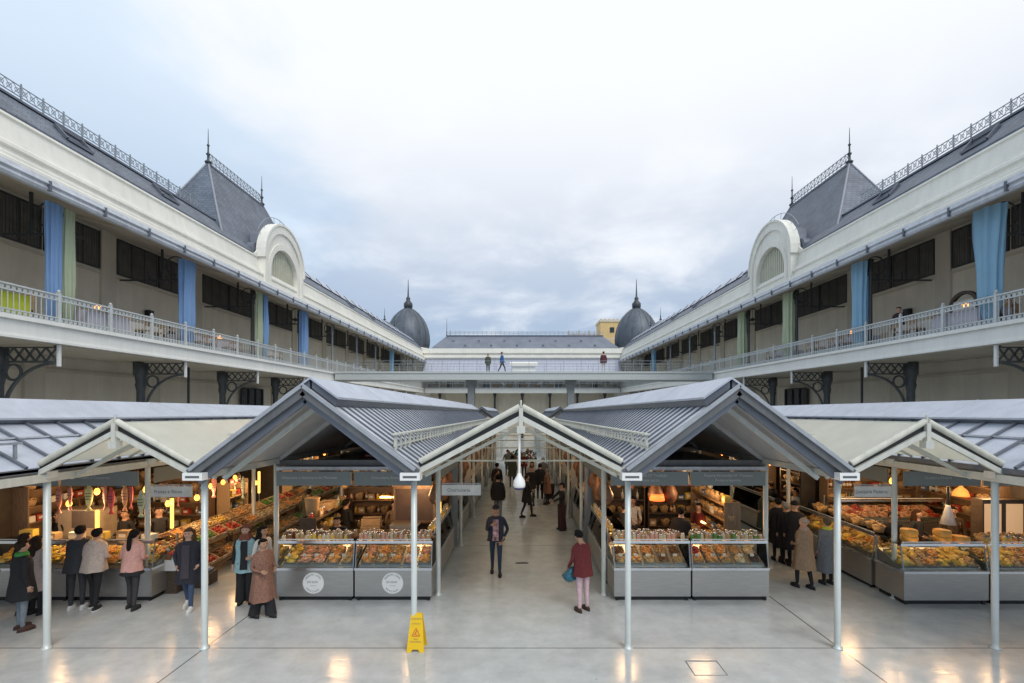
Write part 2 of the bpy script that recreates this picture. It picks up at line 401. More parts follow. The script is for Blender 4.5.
# ================================================================== gallery wings
BAY = 6.1; Y0 = 16.15
BAYS = [Y0 + BAY * i for i in range(-2, 10)]         # column lines
YA, YB = 2.0, 76.0

def lower_column(mb, s, y):
    X = s * 18.0
    mb.lathe([(.26, 0), (.26, .5), (.19, .6), (.17, 5.0), (.19, 5.1), (.23, 5.3), (.2, 5.4), (.24, 5.7), (.3, 5.8), (.3, 6.38)], (X, y, 0), 12)
def lower_bracket(mb, s, y):
    a, t = s * 17.8, s * 15.95
    mb.bar((a, y, 6.33), (t, y, 6.33), .1, .08); mb.bar((a, y, 5.82), (t, y, 5.82), .1, .07)
    n = 5
    for i in range(n):
        x0 = a + (t - a) * i / n; x1 = a + (t - a) * (i + 1) / n
        mb.bar((x0, y, 5.84), (x1, y, 6.31), .05, .05); mb.bar((x0, y, 6.31), (x1, y, 5.84), .05, .05)
    mb.ring((a - s * .36, y, 5.46), .27, .07, axis='y', n=18)
    pts = []
    for i in range(11):
        u = math.pi / 2 * i / 10
        pts.append((a + (t - a) * (1 - math.cos(u)), y, 3.9 + 1.88 * math.sin(u)))
    for p, q in zip(pts, pts[1:]): mb.bar(p, q, .09, .08)
def upper_bracket(mb, s, y):
    a, t = s * 19.45, s * 16.5
    mb.bar((a, y, 10.4), (t, y, 10.4), .06, .07)
    mb.ring((s * 16.75, y, 11.1), .45, .045, axis='y', n=18)
    mb.bar((s * 17.4, y, 10.3), (s * 17.4, y, 11.9), .08, .08)
    for c, r in ((17.75, .3), (17.0, .2)): mb.ring((s * c, y, 10.62), r, .04, axis='y', n=10, a0=math.pi, a1=2.2 * math.pi)

def rail_panel_mesh(Lg):
    mb = MB()
    h = 1.02
    mb.box(-Lg / 2, Lg / 2, -.035, .035, h - .05, h); mb.box(-Lg / 2, Lg / 2, -.02, .02, .80, .835)
    mb.box(-Lg / 2, Lg / 2, -.02, .02, .20, .235); mb.box(-Lg / 2, Lg / 2, -.025, .025, .03, .075)
    n = 12; st = Lg / n
    for i in range(n):
        c = -Lg / 2 + st * (i + .5)
        mb.box(c - .009, c + .009, -.009, .009, .235, .80)
        for zc, hh in ((.893, .072), (.138, .072)):
            for sx in (-1, 1):
                mb.bar((c - sx * st * .42, 0, zc - hh), (c + sx * st * .42, 0, zc + hh), .02, .022)
            mb.ring((c, 0, zc), .045, .02, axis='y', n=8)
    mb.box(-Lg / 2 - .045, -Lg / 2 + .045, -.045, .045, 0, 1.10)
    mb.lathe([(.05, 0), (.065, .03), (.04, .07), (.0, .1)], (-Lg / 2, 0, 1.1), 8)
    return mb.mesh('railing_panel', railm)
RP = BAY / 3; RAILME = rail_panel_mesh(RP)
def crest_mesh(Lg):
    mb = MB(); r = .025
    mb.box(-Lg / 2, Lg / 2, -.016, .016, .61, .635); mb.box(-Lg / 2, Lg / 2, -.016, .016, .25, .275)
    mb.box(-Lg / 2 - .02, -Lg / 2 + .02, -.02, .02, 0, .72)
    n = 3; st = Lg / n
    for i in range(n):
        a = -Lg / 2 + i * st
        mb.bar((a, 0, .26), (a + st, 0, .62), .014, .018); mb.bar((a, 0, .62), (a + st, 0, .26), .014, .018)
        mb.ring((a + st / 2, 0, .44), .08, .014, axis='y', n=8)
    return mb.mesh('cresting_panel', irong)
CREST = .75; CRME = crest_mesh(CREST)

def window_mesh():
    mb = MB()
    mb.box(-.02, .02, -1.2, 1.2, 0, 1.62, 0)
    for i in range(19): mb.box(-.05, -.02, -1.18 + i * .13, -1.12 + i * .13, .02, 1.6, 0)
    for a, b_, c, d in ((-1.26, -1.2, -.05, 1.68), (1.2, 1.26, -.05, 1.68)): mb.box(-.07, .03, a, b_, c, d, 1)
    mb.box(-.07, .03, -1.2, 1.2, 1.62, 1.68, 1); mb.box(-.07, .03, -1.2, 1.2, -.05, 0, 1)
    for c in (-.4, .4): mb.box(-.06, -.0501, c - .03, c + .03, .0, 1.62, 1)
    return mb.mesh('window', [louvre, iron])
WINME = window_mesh()

def cornice_profile(s):
    P = [(15.48, 11.72), (15.48, 11.84), (15.56, 11.9), (15.56, 12.0), (15.64, 12.06), (15.66, 12.18), (15.58, 12.24), (15.60, 12.36), (15.72, 12.44),
         (15.74, 12.54), (15.86, 12.58), (15.96, 13.26), (15.90, 13.3), (15.92, 13.38), (16.5, 13.38), (16.5, 11.72)]
    return [(s * x, z) for x, z in P]

def make_wing(s):
    nm = SIDE[s]; dY = -.7 if s > 0 else 0
    b = thing('gallery_building', f'long cream {nm} hand market gallery with balcony, slate roof, mansard pavilion and arched dormer', 'building', (s * 19.5, Y0, 0))
    m = MB()
    m.box(s * 19.5, s * 20, YA, YB, -1.5, 6.38, 0)
    for y in BAYS:
        m.box(s * 19.38, s * 19.5, y + 2.2, y + 3.0, -1.5, 6.378, 1)
    m.box(s * 19.44, s * 19.5, YA, YB, 5.7, 5.85, 1)
    part(m, 'lower_wall', [wallm, pilm], b)
    m = MB()                                                  # lower openings
    for i, yy in enumerate((BAYS[4] + 5.4, BAYS[6] + .8, BAYS[8] + .8, BAYS[10] + .8)):
        m2 = MB(); m2.box(s * 19.3, s * 19.36, yy - 1.3, yy + 1.3, 0, 5.5, 0)
        for c in (-1.3, -.43, .43, 1.3): m2.box(s * 19.22, s * 19.3, yy + c - .05, yy + c + .05, 0, 5.55, 1)
        for z in (2.6, 3.9, 5.5): m2.box(s * 19.24, s * 19.3, yy - 1.25, yy + 1.25, z, z + .08, 1)
        part(m2, 'shop_window', [panem, iron], b)
    m = MB()
    m.box(s * 15.75, s * 20, YA, YB, 6.42, 7.1, 0)
    m.box(s * 15.66, s * 15.75, YA, YB, 7.0, 7.13, 0); m.box(s * 15.70, s * 15.75, YA, YB, 6.42, 6.5, 0)
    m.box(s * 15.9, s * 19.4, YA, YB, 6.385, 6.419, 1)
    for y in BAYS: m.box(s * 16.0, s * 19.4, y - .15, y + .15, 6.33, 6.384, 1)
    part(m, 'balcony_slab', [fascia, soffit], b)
    m = MB(); m.box(s * 19.6, s * 20.1, YA, YB, 7.1, 12.9, 0)
    for y in BAYS:
        m.box(s * 19.5, s * 19.6, y - .4, y + .4, 7.1, 12.7, 1)
        m.box(s * 19.54, s * 19.6, y + .4, y + 5.7, 10.45, 10.55, 1)
    part(m, 'upper_wall', [wallm, pilm], b)
    for y in BAYS:
        for dy in (1.72, 4.38):
            o = link('window', WINME, b, (s * 19.57 - s * 19.5, y + dy - Y0, 10.72))
            if s < 0: o.rotation_euler.z = math.pi
            
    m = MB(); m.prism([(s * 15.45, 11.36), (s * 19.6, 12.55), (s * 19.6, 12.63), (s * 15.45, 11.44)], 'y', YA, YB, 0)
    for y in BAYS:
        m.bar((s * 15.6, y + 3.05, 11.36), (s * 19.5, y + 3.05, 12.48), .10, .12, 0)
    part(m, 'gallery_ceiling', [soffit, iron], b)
    m = MB(); m.prism([(s * x, z) for x, z in [(15.3, 11.22), (15.24, 11.30), (15.28, 11.42), (15.20, 11.46), (15.22, 11.54), (15.40, 11.62), (15.42, 11.72), (15.6, 11.72), (15.6, 11.30), (15.45, 11.22)]], 'y', YA, YB, 0)
    y = YA + 1
    while y < YB:
        m.box(s * 15.17, s * 15.3, y - .03, y + .03, 11.24, 11.56, 1); y += 2.03
    part(m, 'gutter', [zinc, zincd], b)
    m = MB(); m.prism(cornice_profile(s), 'y', YA, YB, 0)
    part(m, 'cornice', [cream], b)
    m = MB(); m.prism([(s * x, z) for x, z in [(15.98, 13.39), (15.98, 13.5), (17.0, 14.58), (17.3, 14.6), (23, 13.4), (23, 12.6), (16.6, 12.6), (16.6, 13.39)]], 'y', YA, YB, 0)
    m.box(s * 16.95, s * 17.35, YA, YB, 14.6, 14.68, 1)
    rf = part(m, 'slate_roof', [slate, zincd], b)
    for yy in (17.4, 21.9, 45.5, 52):
        m = MB()
        m.bar((s * 16.3, yy - .5, 13.92), (s * 16.3, yy + .5, 13.92), .08, .1); m.bar((s * 16.75, yy - .5, 14.42), (s * 16.75, yy + .5, 14.42), .08, .1)
        m.bar((s * 16.3, yy - .5, 13.92), (s * 16.75, yy - .5, 14.42), .08, .1); m.bar((s * 16.3, yy + .5, 13.92), (s * 16.75, yy + .5, 14.42), .08, .1)
        part(m, 'roof_hatch', [zincd], b)
    off = b.location
    y = 9.0
    k = 0
    while y < 25.2 + dY:
        o = link('cresting_panel', CRME, b, (s * 17.15 - off.x, y - off.y, 14.62)); o.rotation_euler.z = R(90); y += CREST; k += 1
    # pale skylight strip on the ridge beyond the pavilion
    m = MB(); m.prism([(s * 16.75, 14.45), (s * 17.25, 15.0), (s * 17.7, 15.0), (s * 17.7, 14.5)], 'y', 36.8, 74, 0)
    for i in range(18): m.bar((s * 16.74, 37.5 + i * 2.05, 14.47), (s * 17.24, 37.5 + i * 2.05, 15.02), .06, .05, 1)
    part(m, 'ridge_skylight', [zincl, zincd], b)
    # columns
    for y in BAYS:
        m = MB(); lower_column(m, s, y); c = part(m, 'lower_column', [ironl], b)
        m = MB(); lower_bracket(m, s, y); part(m, 'bracket', [ironl], c)
        m = MB(); m.box(s * 15.84, s * 15.91, y - .05, y + .05, 5.66, 6.40); part(m, 'drain_spout', [white], b)
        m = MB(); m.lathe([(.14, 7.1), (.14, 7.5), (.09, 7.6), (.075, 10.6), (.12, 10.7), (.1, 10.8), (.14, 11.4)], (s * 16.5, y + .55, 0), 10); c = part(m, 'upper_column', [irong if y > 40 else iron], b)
        m = MB(); upper_bracket(m, s, y + .55); part(m, 'bracket', [iron], c)
        for j in range(3):
            yy = y + RP * (j + .5)
            if yy > 74.5: continue
            o = link('railing_panel', RAILME, b, (s * 15.88 - off.x, yy - off.y, 7.1)); o.rotation_euler.z = R(90)
    # gas pipe on the lower wall
    m = MB(); m.tube((s * 17.9, BAYS[3] + 3.05, 0), (s * 17.9, BAYS[3] + 3.05, 6.38), .06, n=8); part(m, 'downpipe', [iron], b)
    # mansard pavilion
    m = MB()
    x0, x1, ya, yb, zb, zt, xr, ra, rb = 16.15, 21.25, 25.5 + dY, 36.5 + dY, 13.0, 18.35 if s > 0 else 18.7, 18.7, 28.1 + dY, 33.9 + dY
    def lerp(a, c, t): return a + (c - a) * t
    lv = []
    for t, k in ((0, 0), (.12, .06), (.5, .47), (1, .97)):
        z = lerp(zb, zt, t)
        lv.append([(s * lerp(x0, xr, k), lerp(ya, ra, k), z), (s * lerp(x1, xr, k), lerp(ya, ra, k), z), (s * lerp(x1, xr, k), lerp(yb, rb, k), z), (s * lerp(x0, xr, k), lerp(yb, rb, k), z)])
    vs = [p for q in lv for p in q]
    m.add(vs, [(4 * j + i, 4 * j + (i + 1) % 4, 4 * j + 4 + (i + 1) % 4, 4 * j + 4 + i) for j in range(3) for i in range(4)] + [(12, 13, 14, 15)], 0)
    for i in range(4):
        for j in range(3): m.tube(lv[j][i], lv[j + 1][i], .06, .06, 6, 1)
    m.box(s * (xr - .12), s * (xr + .12), ra - .1, rb + .1, zt - .02, zt + .1, 2)
    pv = part(m, 'mansard_roof', [slate, hipm, zincd], b)
    for yy in (ra, rb):
        m = MB(); m.lathe([(.16, 0), (.2, .08), (.07, .2), (.06, .45), (.13, .55), (.05, .65), (.04, 1.0), (.09, 1.08), (.03, 1.16), (.012, 2.05), (0, 2.1)], (s * xr, yy, zt + .1), 10)
        part(m, 'finial', [iron], pv)
    m = MB(); yy = ra + .35
    m.box(s * xr - .02, s * xr + .02, ra, rb, zt + .72, zt + .76); m.box(s * xr - .02, s * xr + .02, ra, rb, zt + .3, zt + .34)
    n = 16
    for i in range(n):
        a = ra + (rb - ra) * i / n; c = ra + (rb - ra) * (i + 1) / n
        m.bar((s * xr, a, zt + .1), (s * xr, a, zt + .8), .03, .03)
        m.bar((s * xr, a, zt + .32), (s * xr, c, zt + .74), .02, .025); m.bar((s * xr, a, zt + .74), (s * xr, c, zt + .32), .02, .025)
    part(m, 'cresting', [irong], pv)
    # arched dormer
    yc = 31.0 + dY
    def arch(hw, zb, zs, n=20): return [(yc - hw, zb)] + [(yc - hw * math.cos(math.pi * i / n), zs + hw * math.sin(math.pi * i / n)) for i in range(n + 1)] + [(yc + hw, zb)]
    def band(m, ho, hi, zb, zso, zsi, xa, xb, mi=0):
        A, B = arch(ho, zb, zso), arch(hi, zb, zsi); n = len(A)
        vs = [(s * xa, *p) for p in A] + [(s * xa, *p) for p in B] + [(s * xb, *p) for p in A] + [(s * xb, *p) for p in B]
        fs = []
        for i in range(n - 1):
            fs += [(i, i + 1, n + i + 1, n + i), (2 * n + i, 2 * n + i + 1, 3 * n + i + 1, 3 * n + i), (i, i + 1, 2 * n + i + 1, 2 * n + i), (n + i, n + i + 1, 3 * n + i + 1, 3 * n + i)]
        fs += [(0, n, 3 * n, 2 * n), (n - 1, 2 * n - 1, 4 * n - 1, 3 * n - 1)]
        m.add(vs, fs, mi)
    m = MB()
    band(m, 2.5, 2.2, 11.73, 13.5, 13.3, 15.50, 16.0); band(m, 2.2, 2.0, 11.73, 13.3, 12.85, 15.60, 15.98)
    band(m, 2.0, 1.72, 11.73, 12.85, 12.75, 15.54, 15.96); band(m, 2.62, 2.5, 13.35, 13.5, 13.5, 15.44, 16.02)
    m.box(s * 15.62, s * 15.9, yc - 1.72, yc + 1.72, 11.4, 11.5)
    for d in (-1, 1):
        pts = [(yc + d * 2.45, 13.3), (yc + d * 3.5, 13.3)] + [(yc + d * (3.5 - 1.0 * math.sin(R(90) * i / 8)), 13.3 + .8 * (1 - math.cos(R(90) * i / 8))) for i in range(1, 9)]
        m.prism(pts, 'x', s * 15.9, s * 16.0)
    dm = part(m, 'arched_dormer', [cream], b)
    m = MB(); m.prism(arch(1.72, 11.5, 12.75), 'x', s * 15.84, s * 15.92, 0)
    for i in range(15):
        yy = yc - 1.54 + i * .22; zt2 = 12.75 + math.sqrt(max(0, 1.72 ** 2 - (yy - yc) ** 2)) - .06
        m.box(s * 15.80, s * 15.84, yy - .05, yy + .05, 11.5, zt2)
    part(m, 'window', [louvrel], dm)
    m = MB(); m.prism(arch(2.3, 12.6, 13.35), 'x', s * 16.02, s * 19.5, 0)
    m.tube((s * 16.1, yc - 2.45, 13.8), (s * 17.2, yc - 2.45, 13.8), .42, n=14)
    part(m, 'dormer_roof', [sheetr], dm)
    m = MB(); m.ring((s * 15.9, yc, 13.5), 3.0, .03, axis='x', n=24, a0=R(60), a1=R(150))
    for i in range(7):
        a = R(60 + 15 * i); m.bar((s * 15.9, yc + 2.5 * math.cos(a), 13.5 + 2.5 * math.sin(a)), (s * 15.9, yc + 3.0 * math.cos(a), 13.5 + 3.0 * math.sin(a)), .02, .02)
    part(m, 'dormer_rail', [irong], dm)
    # small far pavilion with finials beside the corner dome
    m = MB(); X = 19.3
    m.add([(s * 16.6, 64, 13), (s * 21.5, 64, 13), (s * 21.5, 74, 13), (s * 16.6, 74, 13), (s * X, 66.5, 16.5), (s * X, 71.5, 16.5)], [(0, 1, 4), (1, 2, 5, 4), (2, 3, 5), (3, 0, 4, 5)], 0)
    m.tube((s * 16.6, 64, 13), (s * X, 66.5, 16.5), .1, n=6, mi=1); m.tube((s * 16.6, 74, 13), (s * X, 71.5, 16.5), .1, n=6, mi=1)
    pv = part(m, 'hipped_roof', [slate, hipm], b)
    for yy in (66.5, 71.5):
        m = MB(); m.lathe([(.15, 0), (.2, .1), (.06, .3), (.10, .5), (.04, .7), (.015, 1.7), (0, 1.8)], (s * X, yy, 16.45), 8); part(m, 'finial', [iron], pv)
    return b
RW = .45                                              # the right wing stands a little further from the aisle axis
wings = {s: make_wing(s) for s in (-1, 1)}
wings[1].location.x += RW

# ------------------------------------------------------------------ far wing
YF = 76.0
farw = b = thing('gallery_building', 'cross wing closing the far end with long slate roof, cream cornice and white balcony', 'building', (0, 80, 0))
m = MB(); m.box(-15.6, 15.6, 80, 80.6, -2, 6.4, 0)
for i in range(-3, 4): m.box(i * 4.4 - .4, i * 4.4 + .4, 79.88, 80, -2, 6.38, 1)
part(m, 'lower_wall', [wallm, pilm], b)
m = MB(); m.box(-15.55, 15.55, YF + .5, 80.6, 6.42, 7.1, 0); m.box(-15.55, 15.55, YF + .4, YF + .5, 6.98, 7.12, 0); part(m, 'balcony_slab', [fascia], b)
m = MB(); m.box(-15.6, 15.6, 80, 80.6, 7.1, 12, 0); part(m, 'upper_wall', [wallm], b)
for i in range(-7, 8):
    m = MB(); m.box(i * 2.0 - .55, i * 2.0 + .55, 79.9, 79.99, 7.2 if i % 3 == 0 else 8, 9.7, 0); m.box(i * 2.0 - .03, i * 2.0 + .03, 79.86, 79.9, 7.2 if i % 3 == 0 else 8, 9.7, 1); part(m, 'window', [panem, white], b)
for i in range(-7, 8):
    o = link('railing_panel', RAILME, b, (i * RP, YF + .6 - 80, 7.1))
    m = MB(); m.tube((i * RP + RP / 2, YF + 1, 7.1), (i * RP + RP / 2, YF + 1, 10.2), .08, n=8); part(m, 'upper_column', [irong], b)
    m = MB(); m.lathe([(.2, -1), (.16, 5.6), (.28, 6.2), (.28, 6.4)], (i * RP * 2.2, YF + 2, 0), 8)
    if abs(i * RP * 2.2) < 15: part(m, 'lower_column', [iron], b)
m = MB(); m.prism([(YF - 2.2, 9.7), (YF + .2, 11.9), (YF + .3, 11.8), (YF - 2.1, 9.62)], 'x', -15.3, 15.3, 0)
for i in range(-22, 23): m.bar((i * .68, YF - 2.21, 9.73), (i * .68, YF + .19, 11.93), .05, .05, 1)
for i in (-2, -1, 0, 1, 2): m.tube((i * 5.2, YF - 2.25, 9.6), (i * 5.2, YF - 1.2, 10.8), .09, n=6, mi=1)
part(m, 'metal_eave', [mat('lilac_zinc', (.40, .42, .50), .5, .2, var=.1), zinc], b)
m = MB(); m.prism([(YF + .1, 11.9), (YF - .1, 12.1), (YF - .1, 12.35), (YF + .1, 12.45), (YF + .1, 12.75), (YF - .15, 12.85), (YF - .1, 13.6), (YF + 1, 13.6), (YF + 1, 11.9)], 'x', -16.2, 16.2, 0)
part(m, 'cornice', [cream], b)
m = MB()
m.add([(-15.0, YF + .6, 13.4), (16.0, YF + .6, 13.4), (13.4, YF + 4, 16.2), (-12.6, YF + 4, 16.2), (-15.0, YF + 9, 13.4), (16.0, YF + 9, 13.4)], [(0, 1, 2, 3), (0, 3, 4), (1, 5, 2), (4, 3, 2, 5)], 0)
m.box(-12.7, 13.5, YF + 3.85, YF + 4.15, 16.15, 16.35, 1)
for i in range(12): m.box(-11.5 + i * 2.1, -11.2 + i * 2.1, YF + (1.5 if i % 2 else 2.6), YF + (1.8 if i % 2 else 2.9), 14.2 if i % 2 else 15.0, 14.45 if i % 2 else 15.3, 1)
rf = part(m, 'slate_roof', [sheetr, zincd], b)
for i in range(35):
    o = link('cresting_panel', CRME, rf, (-12.3 + i * CREST, YF + 4 - 80, 16.33))
m = MB(); m.tube((-12.6, YF + 4, 16.2), (-12.6, YF + 4, 19.2), .06, .02, 6); m.tube((-12.2, YF + 5, 16.2), (-12.2, YF + 5, 17.4), .05, .03, 6); part(m, 'antenna', [iron], rf)
for i in range(-2, 3):
    m = MB(); xx = i * 2.3 + .4
    m.box(xx - .5, xx + .5, YF + 2, YF + 2.6, 7.1, 7.9, 0)
    single(m, 'side_table', [palew], f'{ORD[i + 2]} pale wooden table from the left on the far balcony', 'table', 'tables on the far balcony')

farw.scale.x = 1.02; farw.location.x = .22
# ------------------------------------------------------------------ domed corner towers
for s in (-1, 1):
    X, Y = s * 19.2 + (RW if s > 0 else 0), 80.0
    b = thing('domed_tower', f'{SIDE[s]} corner tower with dark bulbous dome and spire finial', 'tower', (X, Y, 0))
    m = MB(); m.lathe([(3.9, -1), (3.9, 13.2), (4.1, 13.4), (4.1, 13.9), (3.6, 14)], (X, Y, 0), 24); part(m, 'drum', [cream], b)
    prof = []
    for r, z in ((3.45, 14.0), (3.6, 14.6), (3.66, 15.4), (3.6, 16.3), (3.4, 17.3), (3.02, 18.3), (2.5, 19.2), (1.85, 19.95), (1.2, 20.5), (.75, 20.8), (.5, 21.0)): prof.append((r, z))
    m = MB(); m.lathe(prof, (X, Y, 0), 32)
    for i in range(16):
        a = 2 * math.pi * i / 16
        for (r0, z0), (r1, z1) in zip(prof, prof[1:]):
            m.bar((X + r0 * math.cos(a), Y + r0 * math.sin(a), z0), (X + r1 * math.cos(a), Y + r1 * math.sin(a), z1), .09, .09)
    d = part(m, 'dome', [domem], b)
    m = MB(); m.lathe([(.55, 20.9), (.75, 21.1), (.75, 21.7), (.5, 22.0), (.3, 22.3), (.38, 22.6), (.16, 22.9), (.1, 24.0), (.04, 25.8), (0, 25.9)], (X, Y, 0), 12); part(m, 'finial', [iron], d)
m = MB(); ye = mat('ochre_render', (.62, .44, .20), .8, var=.1, scale=.4)
b = thing('distant_building', 'ochre tower block rising behind the right dome and far roof', 'building', (21, 112, 0))
m.box(18.6, 23.5, 110, 116, -3, 24.0, 0); m.box(18.4, 23.7, 109.8, 116.2, 24.0, 24.5, 1); m.box(18.55, 23.55, 109.95, 110, 19.8, 20.1, 1); part(m, 'wall', [ye, pilm], b)
for zz_, xx in ((21.5, 21.3), (17.2, 20), (17.2, 22.3)):
    m = MB(); m.box(xx - .5, xx + .5, 109.9, 109.98, zz_, zz_ + 1.2); part(m, 'window', [panem], b)
for i in range(5):
    m = MB(); m.box(18.9 + i * 1.0, 19.3 + i * 1.0, 112, 112.6, 24.5, 25.1); part(m, 'chimney', [ye], b)
m = MB(); b = thing('scaffolding', 'pale scaffold frame standing behind the far slate roof', 'scaffold', (11, 84, 14))
for i in range(7):
    for yy in (84, 85): m.tube((8.6 + i * .9, yy, 13.0), (8.6 + i * .9, yy, 17.4 if i % 2 else 17.9), .05, n=6)
for zz_ in (16.5, 17.1): m.tube((8.5, 84, zz_), (14.2, 84, zz_), .05, n=6)
part(m, 'frame', [palew], b)
m = MB(); m.box(8.6, 14, 84.1, 84.9, 16.3, 16.42); part(m, 'plank', [palew], b)

# ------------------------------------------------------------------ footbridge
YBR = 39.4
b = thing('footbridge', 'pale flat footbridge crossing the courtyard between the two balconies', 'bridge', (0, YBR + 1.5, 0))
m = MB(); m.box(-15.6, 16.05, YBR, YBR + 3.2, 6.5, 7.14); m.box(-15.6, 16.05, YBR - .06, YBR, 7.04, 7.2); part(m, 'deck', [mat('bridge_paint', (.52, .55, .54), .5, .1, var=.05)], b)
for s in (-1, 1):
    m = MB(); m.box(s * 4.3 - .28, s * 4.3 + .28, YBR + .9, YBR + 1.9, -1, 6.5); m.box(s * 4.3 - .45, s * 4.3 + .45, YBR + .8, YBR + 2, 6.2, 6.49); part(m, 'pillar', [mat('pillar_paint', (.24, .26, .26), .5, .2)], b)
    m = MB(); m.bar((s * 1.9, YBR + .7, 6.48), (s * 1.4, YBR + .7, 6.1), .05, .05); part(m, 'strut', [white], b)
for yy in (YBR + .1, YBR + 3.1):
    m = MB()
    for i in range(22): m.box(-15.4 + i * 1.46, -15.37 + i * 1.46, yy - .015, yy + .015, 7.14, 8.1)
    m.box(-15.5, 15.9, yy - .015, yy + .015, 8.08, 8.11); m.box(-15.5, 15.9, yy - .006, yy + .006, 7.4, 7.412); m.box(-15.5, 15.9, yy - .006, yy + .006, 7.62, 7.632); m.box(-15.5, 15.9, yy - .006, yy + .006, 7.85, 7.862); part(m, 'handrail', [irong], b)
b = thing('serving_stand', 'white topped stand in the middle of the footbridge', 'stand', (.3, YBR + 1.6, 7.14))
m = MB(); m.box(-.75, 1.25, YBR + 1.3, YBR + 2, 7.14, 7.75); part(m, 'counter', [white], b)
m = MB(); m.prism([(YBR + 1.1, 7.78), (YBR + 1.1, 8.0), (YBR + 2.2, 8.2), (YBR + 2.2, 7.98)], 'x', -.95, 1.45); part(m, 'awning', [paper], b)
# ================================================================== market hall roofs
ROWS = [8.35, 10.8, 14.8, 18.8, 22.8, 26.8, 30.8, 34.8]
def post_mesh():
    m = MB(); m.lathe([(.085, 0), (.085, .015), (.056, .025), (.054, .1), (.054, 3.14)], (0, 0, 0), 14); m.box(-.10, .10, -.10, .10, 3.02, 3.14); return m.mesh('post', postm)
POST = post_mesh()
def slope(m, x0, z0, x1, z1, ya, yb, th, mi=0):
    m.prism([(x0, z0), (x1, z1), (x1, z1 - th), (x0, z0 - th)], 'y', ya, yb, mi)
def add_posts(b, xs, rows):
    for x in xs:
        for y in rows: link('post', POST, b, (x - b.location.x, y - b.location.y, G(y) - b.location.z))

def main_roof(s, ya, yb, rows, label, front=True):
    xi, xo = s * 1.9, s * 5.62; xc = (xi + xo) / 2; zE, zR = 3.22, 4.62
    b = thing('stall_roof', label, 'roof', (xc, ya, 0))
    zr = zR - .02
    for nm, xe in (('roof_panel', xi), ('roof_panel', xo)):
        m = MB(True); d = 1 if xe > xc else -1
        slope(m, xe + d * .06, zE - .04, xc, zr, ya, yb, .05, 0)
        y = ya + .12
        while y < yb:
            L_ = Vector((xc, y, zr)); E_ = Vector((xe + d * .06, y, zE - .04))
            m.bar(E_ + Vector((0, 0, .03)), L_ + Vector((0, 0, .012)), .032, .03, 1); y += .34
        part(m, nm, [zinc, zincd], b)
        m = MB(True); slope(m, xe, zE - .10, xc, zr - .06, ya + .1, yb - .05, .03, 0)
        for y in rows[1:]: m.bar((xe, y, zE - .16), (xc, y, zr - .14), .1, .1, 0)
        part(m, 'lining', [under], b)
    m = MB(True)
    for d in (-1, 1):
        m.prism([(xc, zR + .20), (xc + d * .50, zR - .16), (xc + d * .50, zR - .20), (xc, zR + .16)], 'y', ya + .22, yb, 0)
        m.prism([(xc + d * .02, zR + .14), (xc + d * .48, zR - .205), (xc + d * .44, zR - .32), (xc + d * .02, zR)], 'y', ya + .26, yb - .05, 1)
        y = ya + 3
        while y < yb: m.bar((xc, y, zR + .205), (xc + d * .5, y, zR - .155), .03, .014, 2); y += 3.0
    part(m, 'ridge_cap', [zincl, zincd, zinc], b)
    for xe in (xi, xo):
        d = 1 if xe > xc else -1
        m = MB(True)
        m.bar((xe + d * .10, ya - .03, zE - .10), (xc, ya - .03, zR - .06), .07, .17, 0); m.bar((xe + d * .08, ya - .08, zE - .02), (xc, ya - .08, zR + .03), .05, .06, 1)
        m.bar((xe, ya + .06, zE - .24), (xc, ya + .06, zR - .21), .06, .12, 2)
        m.bar((xe, ya + .75, zE - .28), (xc, ya + .75, zR - .26), .06, .08, 3)
        part(m, 'verge_board', [boardm, mat('verge_trim', (.34, .36, .39), .45, .1), zincd, postm], b)
        m = MB(True); m.box(xe - .09, xe + .09, ya + .1, yb, zE - .2, zE - .08); part(m, 'eave_gutter', [canopym], b)
        if front:
            m = MB(True); m.box(xe - .17, xe + .17, ya - .12, ya + .1, zE - .20, zE - .07, 0); m.box(xe - .12, xe + .12, ya - .122, ya - .12, zE - .16, zE - .12, 1); part(m, 'gutter_hopper', [white, boardm], b)
    # rail guarding the gutter beside the aisle
    for xe, dx in ((xi, 1), (xo, 1)):
        d = 1 if xe > xc else -1; X = xe - d * .38; zb = zE + (zR - zE) * .38 / 1.86
        m = MB(True)
        m.box(X - .05, X + .05, ya + .3, yb - .2, zb + .27, zb + .30); m.box(X - .012, X + .012, ya + .3, yb - .2, zb + .06, zb + .09)
        y = ya + .4; k = 0
        while y < yb - .2:
            w_ = .09 if k % 3 == 0 else .015
            m.box(X - .02, X + .02, y - w_ / 2, y + w_ / 2, zb, zb + .27); y += .36; k += 1
        part(m, 'gutter_rail', [canopym], b)
    m = MB(True)
    m.box(min(xi, xo) + .1, max(xi, xo) - .1, 10.60, 10.70, 2.88, 2.96) if front else None
    if front: part(m, 'cross_beam', [zinc], b)
    for y in rows[1:]:
        m = MB(True); m.box(min(xi, xo), max(xi, xo), y - .05, y + .05, 2.97, 3.1); part(m, 'cross_beam', [boardm], b)
    add_posts(b, (xi, xo), rows)
    return b
for s in (-1, 1):
    main_roof(s, 8.15, 36.2, ROWS, f'ribbed zinc gable roof over the {SIDE[s]} middle stalls, on white posts beside the central aisle')
    main_roof(s, 45.0, 68.0, [45.2, 49, 53, 57, 61, 65], f'distant zinc roof beyond the footbridge, {SIDE[s]} of the aisle', False)

